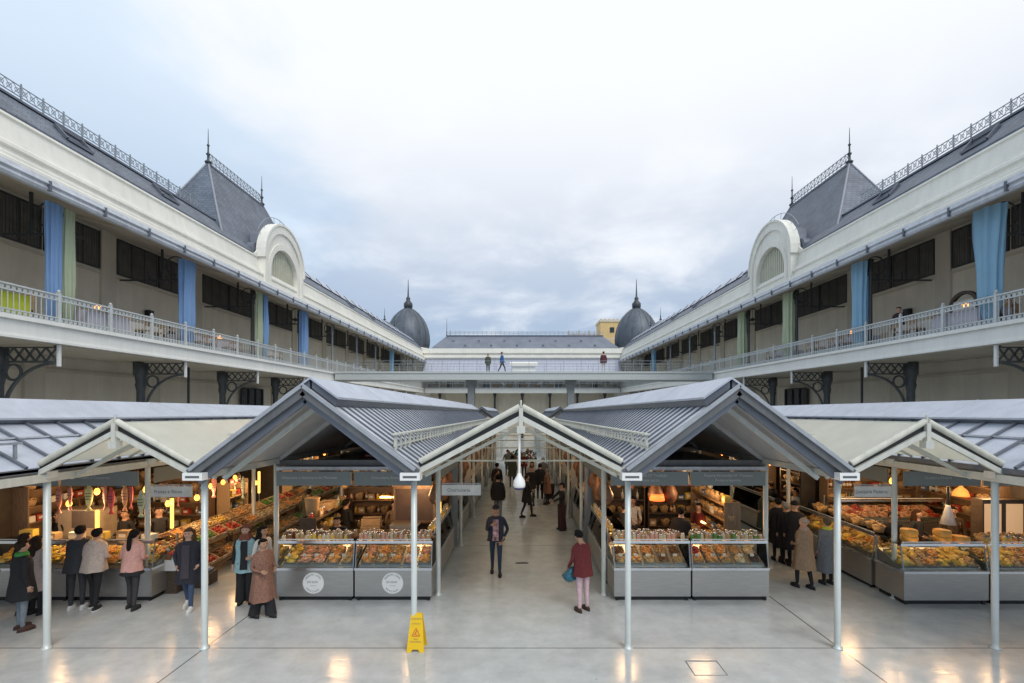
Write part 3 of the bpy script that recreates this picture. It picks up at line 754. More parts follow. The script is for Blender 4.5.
def outer_roof(s):
    xi, xo = s * 8.42, s * 12.2; xc = s * 10.3; zE, zR = 3.2, 4.26; ya, yb = 4.6, 36.2
    b = thing('stall_roof', f'pale glazed roof with dark ribs and wide ridge cap over the outer {SIDE[s]} stalls', 'roof', (xc, ya, 0))
    for xe in (xi, xo):
        d = 1 if xe > xc else -1
        m = MB(True); slope(m, xe + d * .03, zE, xc, zR, ya, yb, .05, 0)
        y = ya + .3
        while y < yb: m.bar((xe, y, zE + .03), (xc, y, zR + .03), .05, .06, 1); y += .62
        t = .45; m.bar((xe + (xc - xe) * t, ya, zE + (zR - zE) * t + .04), (xe + (xc - xe) * t, yb, zE + (zR - zE) * t + .04), .04, .03, 2)
        part(m, 'roof_panel', [zincl, zincd, zinc], b)
        m = MB(True); slope(m, xe, zE - .06, xc, zR - .06, ya + .05, yb, .03); part(m, 'lining', [mat('lining_mid', (.22, .22, .21), .7)], b)
        m = MB(True); m.box(xe - .08, xe + .08, ya, yb, zE - .24, zE - .1); part(m, 'eave_beam', [canopym], b)
        m = MB(True); m.box(xe - .06, xe + .03, ya, yb, zE - .07, zE + .02); part(m, 'eave_gutter', [zincd], b)
        m = MB(True); X = xe - d * .3; zb = zE + .15
        for y in (6.9, 7.5, 8.1): m.box(X - .02, X + .02, y - .02, y + .02, zb, zb + .3)
        m.box(X - .03, X + .03, 6.8, 8.2, zb + .28, zb + .32); part(m, 'gutter_rail', [irong], b)
    m = MB(True)
    for d in (-1, 1):
        m.prism([(xc, zR + .21), (xc + d * .62, zR - .18), (xc + d * .62, zR - .22), (xc, zR + .17)], 'y', ya, yb, 0)
        m.prism([(xc + d * .02, zR + .15), (xc + d * .60, zR - .225), (xc + d * .55, zR - .28), (xc + d * .02, zR)], 'y', ya + .03, yb - .05, 1)
        y = ya + 1.2
        while y < yb: m.bar((xc, y, zR + .213), (xc + d * .62, y, zR - .177), .02, .012, 2); y += 2.4
    part(m, 'ridge_cap', [zincl, zincd, zinc], b)
    add_posts(b, (xi, xo), ROWS[:1] + [10.6] + ROWS[2:])
    return b
for s in (-1, 1): outer_roof(s)

def aisle_canopy(xa, xb, zE, zR, label, rows, ya=8.2, yb=36.0):
    xc = (xa + xb) / 2; hw = abs(xb - xa) / 2
    b = thing('aisle_canopy', label, 'canopy', (xc, ya, 0))
    for xe in (xa, xb):
        d = 1 if xe > xc else -1
        m = MB(True); slope(m, xe - d * .06, zE + .06, xc, zR, ya + .1, yb, .02); part(m, 'canopy_sheet', [canopy], b)
        m = MB(True)
        m.tube((xe - d * .10, ya + .01, zE + .07), (xc + d * .02, ya + .01, zR + .01), .054, n=10)                     # thick rolled edge
        part(m, 'edge_beam', [roll], b)
        m = MB(True)
        m.bar((xe - d * .06, ya, zE - .11), (xc, ya, zR - .185), .06, .085, 0)
        n = 0
        for i in range(n):
            t = (i + .5) / n; x = xe - d * .1 + (xc - xe) * t * .97; z = zE + .02 + (zR - .08 - zE) * t * .97
            m.box(x - .02, x + .02, ya - .02, ya + .02, z - .09, z + .03, 0)
        m.bar((xe - d * .08, ya + .03, zE + .01), (xc, ya + .03, zR - .10), .02, .09, 1)  # black strip stands in for the shaded gap below the rolled edge
        m.bar((xe - d * .06, ya + .62, zE - .26), (xc, ya + .62, zR - .36), .05, .06, 0)
        for y in rows[2:]: m.bar((xe, y, zE - .06), (xc, y, zR - .12), .06, .08, 0)
        y = ya + 1.3
        while y < yb: m.bar((xe, y, zE - .01), (xc, y, zR - .06), .035, .04, 0); y += .65
        part(m, 'rafter', [canopym, black], b)
    m = MB(True); m.box(xc - .035, xc + .035, ya - .05, ya + .05, zR - .34, zR - .02, 0); m.box(xc - .07, xc + .07, ya - .07, ya + .07, zR - .46, zR - .33, 0)
    m.tube((xc, ya, zR), (xc, ya, zR + .12), .02, n=6); m.box(xc - .03, xc + .03, ya, yb, zR - .06, zR - .01, 0)
    part(m, 'king_post', [canopym], b)
    for y in rows[1:]:
        m = MB(True); m.tube((xa, y, 3.08), (xb, y, 3.08), .022, n=6); part(m, 'tie_rod', [canopym], b)
    return b
aisle_canopy(-1.86, 1.86, 3.26, 4.28, 'cream gabled canopy over the central aisle between the two zinc roofs', ROWS)
for s in (-1, 1): aisle_canopy(s * 5.66, s * 8.50, 3.22, 4.02, f'cream gabled canopy over the {SIDE[s]} side aisle', ROWS)

b = thing('pendant_lamp', 'white bell shaped pendant with dark rim hanging from the central canopy apex', 'lamp', (-.03, 8.3, 2.83))
m = MB(); m.tube((-.03, 8.3, 3.08), (-.03, 8.3, 3.80), .022, n=8); part(m, 'stem', [white], b)
m = MB(); m.lathe([(.10, 2.865), (.108, 2.90), (.10, 2.98), (.05, 3.06), (.025, 3.12)], (-.03, 8.3, 0), 16); part(m, 'shade', [white], b)
m = MB(); m.lathe([(.08, 2.83), (.088, 2.864)], (-.03, 8.3, 0), 16); part(m, 'rim', [mat('navy_rim', (.02, .03, .12), .4)], b)

# ------------------------------------------------------------------ sign boards
def sign_board(x0, x1, y, z0, z1, lines, label, size=.085):
    b = thing('sign_board', label, 'sign', ((x0 + x1) / 2, y, (z0 + z1) / 2 + G(y)))
    m = MB(); m.box(x0, x1, y, y + .04, z0 + G(y), z1 + G(y)); part(m, 'panel', [signm], b)
    n = len(lines)
    for i, t in enumerate(lines):
        text(t, size, b, (0 if n > 1 else -.1, -.004, (n - 1) * .05 - i * .105 + .02), (R(90), 0, 0), letter)
sign_board(-5.44, -3.78, 10.46, 2.56, 2.87, ['Chouriços e Salsicharia do Mercado'], 'grey sign board with one line of lettering, left half of the left front stall')
sign_board(-3.72, -2.0, 10.46, 2.56, 2.87, ['Charcutaria Artesanal'], 'grey sign board partly behind the post, right half of the left front stall')
sign_board(2.0, 3.72, 10.46, 2.56, 2.87, ['Mercearia Nº Tradição', 'Frutos secos'], 'grey sign board partly behind the post, left half of the right front stall')
sign_board(3.78, 5.44, 10.46, 2.56, 2.87, ['Frutaria Fernandes Nº Travessa', 'Frutas e legumes'], 'grey sign board with two lines of lettering, right half of right front stall')
for s in (-1, 1):
    sign_board(*sorted((s * 8.5, s * 10.2)), 10.42, 2.56, 2.88, ['Peixes e Conservas' if s < 0 else 'Queijos e Padaria'], f'dark grey sign board under the {SIDE[s]} side canopy, inner half')
    sign_board(*sorted((s * 10.26, s * 12.0)), 10.42, 2.56, 2.88, ['Mercado'], f'dark grey sign board over the outer {SIDE[s]} stall, outer half')
def blade(x0, x1, y, txt, label):
    b = thing('blade_sign', label, 'sign', ((x0 + x1) / 2, y, 2.37))
    m = MB(); m.box(x0, x1, y - .02, y + .02, 2.25, 2.49); part(m, 'panel', [mat('blade_white', (.55, .54, .52), .5)], b)
    m = MB(); m.bar((x0, y, 2.52), (x1, y, 2.52), .02, .02); part(m, 'arm', [irong], b)
    text(txt, .11, b, (-.06, -.024, 0), (R(90), 0, 0), letterd)
blade(-1.82, -.92, 10.8, 'Charcutaria', 'white blade sign projecting into the central aisle from the left post')
blade(7.52, 8.34, 10.6, 'Queijaria Padaria', 'white blade sign projecting into the right side aisle')
blade(-8.34, -7.42, 10.6, 'Frutas e flores', 'white blade sign projecting into the left side aisle')
for s in (-1, 1):
    for j in range(5):
        for X, nm in ((1.98, 'central aisle'), (8.5, 'side aisles'), ):
            m = MB(True); m.box(s * X - .02, s * X + .02, ROWS[j + 1] + .1, ROWS[j + 2] - .1, 2.56, 2.9)
            single(m, 'sign_board', signm, f'blank grey fascia board, {SIDE[s]} edge of the {nm}, {ORD[j]} bay from front', 'sign', 'fascia boards along the aisles')

# ------------------------------------------------------------------ display counters
def counter_root(w, tall=True):
    r = thing('display_counter', '', 'counter')
    m = MB(); m.box(.01, w - .01, .02, .85, .10, .68, 0); lpart(m, 'steel_base', [steel], r)
    m = MB(); m.box(.06, w - .06, .08, .8, 0, .10); 
    for x in (.08, w - .08): m.box(x - .03, x + .03, .05, .07, 0, .1)
    lpart(m, 'plinth', [black], r)
    m = MB(); m.box(0, w, 0, .87, .681, .735, 0); lpart(m, 'ledge', [steell], r)
    m = MB(); m.prism([(.16, .76), (.80, 1.02), (.80, .74), (.16, .74)], 'x', .04, w - .04, 0); lpart(m, 'deck', [steel], r)
    m = MB(); m.prism([(.03, .736), (.038, .736), (.128, 1.27), (.12, 1.27)], 'x', .02, w - .02); lpart(m, 'glass_front', [glassm], r)
    for x in (.012, w - .018):
        m = MB(); m.prism([(.04, .737), (.84, .737), (.84, 1.27), (.13, 1.27)], 'x', x, x + .006); lpart(m, 'glass_side', [glassm], r)
        m = MB(); m.box(x - .008, x + .016, .8, .84, .74, 1.3); lpart(m, 'upright', [irong], r)
        m = MB(); m.bar((x + .004, .035, .735), (x + .004, .125, 1.28), .02, .02); lpart(m, 'upright', [irong], r)
    m = MB(); m.box(0, w, .10, .62, 1.275, 1.29); lpart(m, 'top_shelf', [glassm], r)
    m = MB(); m.box(0, w, .09, .10, 1.255, 1.315); lpart(m, 'shelf_rail', [steell], r)
    m = MB(); m.box(.03, w - .03, .105, .111, 1.33, 1.355)
    for q in (.04, .5, .96): m.box(w * q - .006, w * q + .006, .111, .118, 1.291, 1.355)
    lpart(m, 'price_rail', [paper], r)
    m = MB(); m.box(.05, w - .05, .16, .19, 1.25, 1.272); lpart(m, 'led_strip', [ledm], r)
    return r
CROOT = {}
def counter(w, loc, rz, label, group=None):
    if w not in CROOT:
        r = counter_root(w); CROOT[w] = r; r.location = loc; r.rotation_euler = (0, 0, rz); r['label'] = label
        if group: r['group'] = group
    else: r = dup(CROOT[w], loc, rz, label, group)
    return r
def loc2w(loc, rz, x, y, z):
    c, s_ = math.cos(rz), math.sin(rz); return (loc[0] + c * x - s_ * y, loc[1] + s_ * x + c * y, loc[2] + z)

FOOD = {}
PAL = {
 'orange': [(.66, .30, .09), (.62, .36, .14), (.70, .36, .12)], 'yellow': [(.66, .45, .08), (.70, .52, .16), (.60, .38, .06)],
 'red': [(.42, .05, .03), (.50, .10, .05), (.35, .03, .03)], 'pink': [(.68, .36, .25), (.62, .28, .19), (.70, .44, .30)],
 'cream': [(.66, .54, .34), (.70, .60, .42), (.58, .44, .24)], 'green': [(.10, .24, .04), (.16, .32, .06), (.07, .17, .04)],
 'brown': [(.20, .09, .03), (.27, .13, .05), (.14, .06, .03)], 'dark': [(.05, .03, .03), (.08, .04, .04), (.04, .03, .02)], 'tan': [(.50, .32, .14), (.42, .25, .10), (.56, .38, .20)],
}
def pmats(c): return [mat(f'food_{c}_{i}', k, .45, var=.3, scale=25) for i, k in enumerate(PAL[c])]
def heap_mesh(kind, c, w=.25, d=.26, seed=0):
    key = (kind, c, w, d, seed)
    if key in FOOD: return FOOD[key]
    rnd = random.Random(hash(key) % 9973 if False else (len(kind) * 31 + len(c) * 7 + seed)); m = MB()
    cnt = {'sausages': 30, 'cheeses': 10, 'pastries': 30, 'fruit': 44, 'nuts': 70, 'fillets': 22, 'loaves': 12}[kind]
    m.ellip((0, 0, .005), .47 * w, .47 * d, .055, 12, 6, 0, lambda p: p.z > 0)
    for i in range(cnt):
        x = rnd.uniform(-.42, .42) * w; y = rnd.uniform(-.42, .42) * d; lay = i / cnt; z = .02 + .075 * lay * (1 - (x / w) ** 2 * 2) ; mi = rnd.randrange(3)
        rot = Matrix.Rotation(rnd.uniform(0, 3.1), 3, 'Z') @ Matrix.Rotation(rnd.uniform(-.35, .35), 3, 'X')
        if kind == 'sausages': m.ellip((x, y, z + .01), .062, .016, .016, 7, 4, mi, None, rot)
        elif kind == 'cheeses': m.lathe([(.05, 0), (.055, .02), (.05, .04)], (x, y, z), 12, mi)
        elif kind == 'pastries': m.ellip((x, y, z + .01), .036, .026, .022, 7, 4, mi, None, rot)
        elif kind == 'fruit': m.ellip((x, y, z + .015), .027, .027, .026, 7, 5, mi)
        elif kind == 'nuts': m.ellip((x, y, z), .02, .015, .014, 5, 3, mi, None, rot)
        elif kind == 'fillets': m.ellip((x, y, z + .005), .07, .026, .013, 7, 4, mi, None, rot)
        else: m.ellip((x, y, z + .02), .10, .05, .045, 8, 5, mi, None, rot)
    me = m.mesh('food', pmats(c)); FOOD[key] = me; return me
m = MB(); m.box(-.13, .13, -.14, .14, 0, .008); m.box(-.13, .13, -.14, -.132, .008, .035); m.box(-.13, .13, .132, .14, .008, .035); m.box(-.13, -.122, -.132, .132, .008, .035); m.box(.122, .13, -.132, .132, .008, .035)
TRAY = m.mesh('food_tray', [mat('tray_grey', (.30, .29, .27), .4, .3)])
def tray(loc, rz, kind, c, label, group, tilt=.2, seed=0, sx=1):
    o = link('food_tray', TRAY, None, loc); o.scale = (sx, 1, 1); o.rotation_euler = (tilt, 0, rz); tag(o, label, 'tray', group)
    link('food', heap_mesh(kind, c, seed=seed), o, (0, 0, .006))
def jar_mesh(c, lid, h=.13, r=.042):
    m = MB(); m.lathe([(r * .9, 0), (r, .01), (r, h * .72), (r * .72, h * .82), (r * .72, h * .86)], (0, 0, 0), 9, 0); m.lathe([(r * .78, h * .86), (r * .78, h)], (0, 0, 0), 9, 1)
    return m.mesh('jar', [mat('jar_' + c, PAL[c][0], .25, var=.25, scale=20), lid])
def bottle_mesh(col, nm):
    m = MB(); m.lathe([(.036, 0), (.038, .02), (.038, .17), (.015, .22), (.014, .29), (.017, .30)], (0, 0, 0), 9, 0); m.lathe([(.0385, .05), (.0385, .13)], (0, 0, 0), 9, 1)
    return m.mesh('bottle', [mat('bottle_' + nm, col, .15, var=.2), paper])
JARS = {c: jar_mesh(c, steell) for c in ('cream', 'tan', 'yellow', 'orange', 'red', 'brown', 'green', 'pink')}
BOTT = {n: bottle_mesh(c, n) for n, c in (('dark green', (.02, .05, .02)), ('amber', (.25, .10, .02)), ('clear', (.45, .46, .42)))}
def box_mesh(c, w, d, h, nm):
    m = MB(); m.box(-w / 2, w / 2, -d / 2, d / 2, 0, h, 0); m.box(-w * .3, w * .3, -d / 2 - .002, -d / 2, h * .3, h * .7, 1); return m.mesh(nm, [mat('carton_' + nm, c, .6, var=.15), paper])
BOXES = {n: box_mesh(c, .2, .15, h, 'carton_' + n) for n, c, h in (('tan', (.40, .27, .14), .18), ('white', (.70, .69, .64), .15), ('red', (.40, .06, .04), .16), ('blue', (.10, .18, .34), .12), ('yellow', (.60, .43, .08), .2))}
for n in BOXES: BOXES[n].name = 'carton'
def basket_mesh():
    m = MB(); m.lathe([(.10, 0), (.14, .14), (.145, .15), (.13, .14), (.095, .012)], (0, 0, 0), 12, 0)
    rnd = random.Random(4)
    for i in range(12): m.ellip((rnd.uniform(-.08, .08), rnd.uniform(-.08, .08), .13 + rnd.uniform(0, .05)), .045, .03, .03, 6, 4, 1)
    return m.mesh('bread_basket', [palew, mat('food_tan_0', PAL['tan'][0])])
BASK = basket_mesh()

KINDS = [('sausages', 'orange'), ('fillets', 'pink'), ('cheeses', 'cream'), ('pastries', 'tan'), ('sausages', 'red'), ('cheeses', 'yellow'), ('fillets', 'orange'), ('pastries', 'yellow')]
def stock(w, loc, rz, desc, kinds, rows=2, tops=True, seed=0, jars=('cream', 'tan', 'yellow'), jar_rows=2, pitch=.275):
    rnd = random.Random(seed); n = max(1, int((w - .1) / pitch)); st = (w - .1) / n
    for r in range(rows):
        for i in range(n):
            k, c = kinds[(i * 3 + r * 5 + seed) % len(kinds)] if len(kinds) > 3 else kinds[(i + r) % len(kinds)]
            y = .30 + r * .27; z = .825 + r * .11
            tray(loc2w(loc, rz, .05 + st * (i + .5), y, z), rz, k, c, f'tray of {c} {k}, {ORD[i]} in the {"front" if r == 0 else "back"} row, {desc}', 'food trays in the counters', .385, i % 3, pitch / .275)
    if tops:
        pj = .1 if jar_rows == 3 else .125; m = int((w - .1) / pj)
        for r in range(jar_rows):
            for i in range(m):
                if rnd.random() < .08: continue
                c = rnd.choice(jars)
                o = link('jar', JARS[c], None, loc2w(loc, rz, .09 + i * pj + rnd.uniform(-.015, .015), .20 + r * .16 + rnd.uniform(-.02, .02), 1.291)); o.scale = (1.15, 1.15, rnd.uniform(.95, 1.5))
                tag(o, f'{c} jar in the {["front","middle","back"][r]} row on top, {desc}', 'jar', 'jars along the counter tops')
# ---- front counters of the two middle stalls
FRONTS = []
for x0, desc, kinds, jr in ((-5.44, 'left counter of the left front stall', [('fillets', 'orange'), ('cheeses', 'yellow'), ('fillets', 'pink'), ('sausages', 'tan'), ('fillets', 'pink')], ('cream', 'tan', 'yellow', 'brown')),
                            (-3.70, 'right counter of the left front stall', [('fillets', 'orange'), ('fillets', 'pink'), ('sausages', 'orange'), ('pastries', 'tan')], ('cream', 'pink', 'tan')),
                            (2.06, 'left counter of the right front stall', [('pastries', 'tan'), ('pastries', 'orange'), ('nuts', 'tan'), ('nuts', 'brown')], ('cream', 'tan', 'pink')),
                            (3.80, 'right counter of the right front stall', [('fruit', 'orange'), ('nuts', 'cream'), ('fruit', 'yellow'), ('fruit', 'orange'), ('nuts', 'dark'), ('fruit', 'red'), ('nuts', 'tan'), ('fruit', 'green')], ('cream', 'green', 'tan'))):
    loc = (x0, 10.42, G(10.42)); 
    counter(1.72, loc, 0, f'brushed steel display counter with glass top, {desc}')
    stock(1.72, loc, 0, desc, kinds, seed=int(x0 * 3) % 11, jars=jr, jar_rows=3)
# round stickers on the left counters
for x, nm in ((-4.61, 'left counter'), (-2.85, 'right counter')):
    b = thing('round_sticker', f'round white sticker with grey lettering on the {nm} of the left stall', 'sticker', (x, 10.435, .40 + G(10.42)))
    m = MB(); n = 36
    m.prism([(.235 * math.cos(2 * math.pi * i / n), .235 * math.sin(2 * math.pi * i / n)) for i in range(n)], 'y', -.004, .004); lpart(m, 'disc', [white], b)
    for t, a0, sg in (('PRODUTO LOCAL', 150, 1), ('MERCADO', 222, -1)):
        for i, ch in enumerate(t):
            if ch == ' ': continue
            a = R(a0 - i * 10) if sg > 0 else R(a0 + i * 14)
            r = .185
            o = text(ch, .055, b, (r * math.cos(a), -.006, r * math.sin(a)), (R(90), -(a - math.pi / 2) if sg > 0 else -(a + math.pi / 2), 0), letterd)
    text('DO BOM', .06, b, (-.02, -.006, .02), (R(90), 0, 0), letterd); text('frescos', .045, b, (0, -.006, -.055), (R(90), 0, 0), mat('letter_mid', (.3, .3, .32), .6))
# ---- counters along the central aisle
for s in (-1, 1):
    for j in range(6):
        ya = 11.45 if j == 0 else ROWS[j + 1] + .15; w = 2.9 if j == 0 else 3.5
        desc = f'{ORD[j]} {SIDE[s]} counter of the central aisle'
        loc = (s * 2.02, ya if s < 0 else ya + w, G(ya + w / 2)); rz = R(90) if s < 0 else R(-90)
        counter(w, loc, rz, f'long steel and glass counter, {desc}')
        ks = [KINDS[(j + i) % 8] for i in range(5)]
        stock(w, loc, rz, desc, ks, rows=1 if j > 0 else 2, tops=j < 1, seed=j + 3, jar_rows=1, pitch=.275 if j == 0 else .55)
        if j > 0:
            for i in range(7):
                x, y, z = loc2w(loc, rz, .3 + i * (w - .6) / 6, .35, 1.291)
                o = link('bread_basket', BASK, None, (x, y, z)); tag(o, f'woven bread basket in the row on top, {desc}', 'basket', 'baskets along the aisle counters')
    for j in range(6):
        yp = ROWS[j + 1] + 3.98 if j else 14.72
        yp = ROWS[j + 2] if j < 6 and j + 2 < len(ROWS) else 35.9
        m = MB(True); m.box(s * 2.25, s * 5.3, yp - .04, yp + .04, 0, 2.5, 0); m.box(s * 2.0, s * 2.25, yp - .06, yp + .06, 0, 2.5, 1)
        single(m, 'partition_panel', [darkw, irong], f'dark partition across the {SIDE[s]} middle stalls, {ORD[j]} from the front', 'partition', 'partitions between stalls')
        m = MB(True); m.box(s * 5.45, s * 5.52, ROWS[j + 1] + .2, min(yp - .1, 36), 0, 1.1, 0)
        single(m, 'stall_side_panel', [steel], f'low steel panel on the outer side of the {SIDE[s]} middle stalls, {ORD[j]} from the front', 'panel', 'side panels of the stalls')
# ---- outer stalls: front counters and side counters
for s in (-1, 1):
    for j in range(2):
        w = 1.86
        x0 = (s * 8.32 + j * 1.9) if s > 0 else (-8.14 - (j + 1) * 1.9)
        desc = f'{"inner" if j == 0 else "outer"} counter of the far {SIDE[s]} stall'
        loc = (x0, 10.2 if s > 0 else 10.4, G(10.3))
        counter(w, loc, 0, f'steel counter full of lit food, {desc}')
        stock(w, loc, 0, desc, [('pastries', 'tan'), ('loaves', 'yellow'), ('cheeses', 'yellow'), ('pastries', 'orange')] if s > 0 else [('pastries', 'yellow'), ('fillets', 'orange'), ('cheeses', 'yellow'), ('sausages', 'orange')], seed=j + 5, tops=s > 0 and j == 1, jars=('yellow', 'tan', 'orange'))
for j in range(6):
    ya = 11.2 if j == 0 else ROWS[j + 1] + .1; w = 3.3 if j == 0 else 3.7
    desc = f'{ORD[j]} bakery counter, right aisle'
    loc = (8.34, ya + w, G(ya + w / 2))
    counter(w, loc, R(-90), f'steel counter lit warm inside, {desc}')
    stock(w, loc, R(-90), desc, [('loaves', 'tan'), ('pastries', 'orange'), ('loaves', 'yellow'), ('pastries', 'tan')], rows=2 if j < 2 else 1, tops=False, seed=j, pitch=.275 if j < 2 else .55)
for s in (-1, 1):
    for j in range(6):
        yp = ROWS[j + 2] if j + 2 < len(ROWS) else 35.9
        m = MB(True); m.box(s * 8.8 if s > 0 else s * 9.4, s * 12.1, yp - .04, yp + .04, 0, 2.5)
        single(m, 'partition_panel', [mat('partition_brown', (.035, .028, .024), .6, var=.3, scale=3)], f'brown partition across the outer {SIDE[s]} stalls, {ORD[j]} from the front', 'partition', 'partitions between outer stalls')
    m = MB(True); m.box(s * 12.12, s * 12.2, 10.4, 36, 0, 2.9); single(m, 'darkening_wall', [mat('partition_brown', (.035, .028, .024))], f'brown wall added to darken the outer {SIDE[s]} stalls', 'wall')  # wall added to keep the space behind the outer stalls dark

# ------------------------------------------------------------------ shelf racks and goods
def rack(loc, rz, w, h, levels, desc, short, mats_=None, fill=.8, seed=0, kinds=('jar', 'bottle', 'carton', 'basket')):
    wood = mats_ or brownw
    r = thing('shelf_rack', f'{desc}', 'shelf', loc, rz)
    m = MB(); m.box(0, w, .36, .40, 0, h); lpart(m, 'back_panel', [wood], r)
    for x in (0, w - .03): m = MB(); m.box(x, x + .03, 0, .36, 0, h); lpart(m, 'side_panel', [wood], r)
    rnd = random.Random(seed); zs = []
    for i in range(levels):
        z = .35 + (h - .4) * i / max(1, levels - 1) * .98; zs.append(z)
        m = MB(); m.box(.03, w - .03, .01, .36, z - .025, z); lpart(m, 'shelf', [wood], r)
    for i, z in enumerate(zs):
        if z > h - .12 and i == levels - 1 and h > 2.6: continue
        x = .1
        while x < w - .12:
            if rnd.random() < fill:
                k = rnd.choice(kinds)
                p = loc2w(loc, rz, x, .16, z + .001); sh = f'on the {ORD[i]} shelf of the {short}'
                if k == 'jar': c = rnd.choice(list(JARS)); o = link('jar', JARS[c], None, p); o.scale = (1.2, 1.2, 1.4); tag(o, f'{c} jar {sh}', 'jar', 'jars on the stall shelves'); st = .13
                elif k == 'bottle': c = rnd.choice(list(BOTT)); o = link('bottle', BOTT[c], None, p); tag(o, f'{c} bottle {sh}', 'bottle', 'bottles on the stall shelves'); st = .095
                elif k == 'carton': c = rnd.choice(list(BOXES)); x += .06; p = loc2w(loc, rz, x, .16, z + .001); o = link('carton', BOXES[c], None, p); tag(o, f'{c} carton {sh}', 'box', 'cartons on the stall shelves'); st = .18
                else: x += .1; p = loc2w(loc, rz, x, .17, z + .001); o = link('bread_basket', BASK, None, p); tag(o, f'woven bread basket {sh}', 'basket', 'baskets on the stall shelves'); st = .22
                o.rotation_euler.z = rz
                x += st
            else: x += .12
    return r
def rk(x, y, *a, **k): return rack((x, y, G(y)), *a, **k)
rk(-5.35, 14.1, 0, 1.5, 2.45, 6, 'brown shelf rack at the back left of the left front stall', 'back left rack, left stall', seed=1)
rk(-3.75, 14.2, 0, 1.6, 2.45, 6, 'brown shelf rack at the back right of the left front stall', 'back right rack, left stall', darkw, seed=2)
rk(2.2, 14.2, 0, 1.55, 2.45, 6, 'dark shelf rack at the back left of the right front stall', 'back left rack, right stall', darkw, seed=3)
rk(3.85, 14.2, 0, 1.5, 2.45, 6, 'dark shelf rack at the back right of the right front stall', 'back right rack, right stall', darkw, seed=4)
rk(-11.9, 14.2, 0, 2.4, 2.3, 6, 'brown shelf rack behind the outer left stall', 'rack behind the far left stall', seed=5, kinds=('carton', 'bottle', 'basket'))
rk(9.2, 14.1, 0, 2.7, 2.4, 6, 'brown shelf rack behind the outer right stall', 'rack behind the far right stall', seed=6, kinds=('basket', 'bottle', 'carton'))
rk(-9.05, 14.6, R(90), 1.0, 2.0, 5, 'pale shelf rack standing among the produce in the left side aisle', 'nearer rack behind the produce', palew, seed=8, kinds=('carton', 'bottle'))
rk(-9.05, 18.6, R(90), 2.4, 2.2, 5, 'pale shelf rack further along the left side aisle', 'farther rack behind the produce', palew, seed=9, kinds=('carton', 'bottle'))
rk(9.15, 16.6, R(-90), 1.8, 2.3, 6, 'dark bread rack behind the second bakery counter', 'rack behind the second bakery counter', darkw, seed=10, kinds=('basket', 'basket', 'jar'))
rk(9.15, 20.6, R(-90), 3.0, 2.3, 6, 'dark bread rack behind the third bakery counter', 'rack behind the third bakery counter', darkw, seed=11, fill=.6, kinds=('basket', 'carton', 'bottle'))
for s in (-1, 1):
    for j in range(1, 4):
        y = ROWS[j + 1] + .3; rz = R(90) if s < 0 else R(-90)
        rack((s * 3.3, y if s < 0 else y + 3.2, G(y)), rz, 3.2, 2.4, 4, f'dark shelf rack behind the {ORD[j]} aisle counter on the {SIDE[s]}', f'{ORD[j]} rack behind the {SIDE[s]} aisle counters', darkw, seed=20 + j + s, fill=.22, kinds=('bottle', 'carton'))

rk(-5.02, 11.5, R(90), 2.5, 1.6, 4, 'dark shelf rack on the outer side of the left front stall', 'outer rack, left stall', darkw, seed=31, kinds=('carton', 'basket', 'bottle', 'jar'))
rk(5.02, 13.9, R(-90), 2.3, 2.0, 5, 'dark low rack on the outer side of the right front stall', 'outer rack, right stall', brownw, seed=32, kinds=('carton', 'basket', 'basket'))
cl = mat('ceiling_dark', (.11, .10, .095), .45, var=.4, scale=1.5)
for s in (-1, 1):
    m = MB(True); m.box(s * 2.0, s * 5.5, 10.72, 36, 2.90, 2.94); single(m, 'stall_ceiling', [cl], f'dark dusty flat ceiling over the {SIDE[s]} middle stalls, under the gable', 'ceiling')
    rnd = random.Random(11 + s)
    for i in range(7):
        y = 11.3 + i * .9; c = rnd.choice(list(BOXES)); o = link('carton', BOXES[c], None, (s * rnd.uniform(2.4, 5.1), y, 2.945 + G(y))); o.scale = (1.6, 1.3, .6)
        o.rotation_euler.z = rnd.uniform(-.6, .6); tag(o, f'{c} carton stored on the {SIDE[s]} stall ceiling, {ORD[i]} from the front', 'box', 'cartons stored on the stall ceilings')
rk(-11.75, 11.2, R(90), 2.9, 2.4, 6, 'brown shelf rack on the side wall of the far left stall', 'side rack of the far left stall', seed=41, fill=.6, kinds=('bottle', 'basket', 'carton'))
rk(11.75, 14.0, R(-90), 2.4, 2.4, 6, 'brown shelf rack on the side wall of the far right stall', 'side rack of the far right stall', seed=42, fill=.6, kinds=('bottle', 'basket', 'carton'))
# loose furniture and goods inside the front stalls
m = MB(); m.box(-.55, .55, -.05, .05, 0, .95, 0); m.box(-.6, .6, -.07, .07, .95, 1.0, 0); m.box(-.5, .5, -.06, -.05, .06, .9, 1)
single(m, 'menu_board', [brownw, mat('brown_board', (.075, .05, .038), .5, var=.2)], 'large dark brown board standing at the back of the left front stall', 'board', loc=(-2.85, 12.6, 1.25 + G(12.6)))
m = MB(); m.box(-.6, .6, -.3, .3, 0, 1.24, 0)
single(m, 'work_bench', [steel], 'steel work bench under the brown board in the left front stall', 'bench', loc=(-2.85, 12.6, G(12.6)))
m = MB(); m.box(-.9, .9, -.35, .35, .85, .9, 0)
for x in (-.85, .85):
    for y in (-.3, .3): m.box(x - .03, x + .03, y - .03, y + .03, 0, .85, 0)
wb = m.mesh('work_table', [steel])
for x, y, nm in ((-4.4, 12.9, 'left front stall'), (4.5, 12.9, 'right front stall'), (9.9, 12.4, 'outer right stall'), (-10, 12.6, 'outer left stall')):
    o = link('work_table', wb, None, (x, y, G(y))); tag(o, f'steel work table behind the counters of the {nm}', 'table', 'work tables inside the stalls')
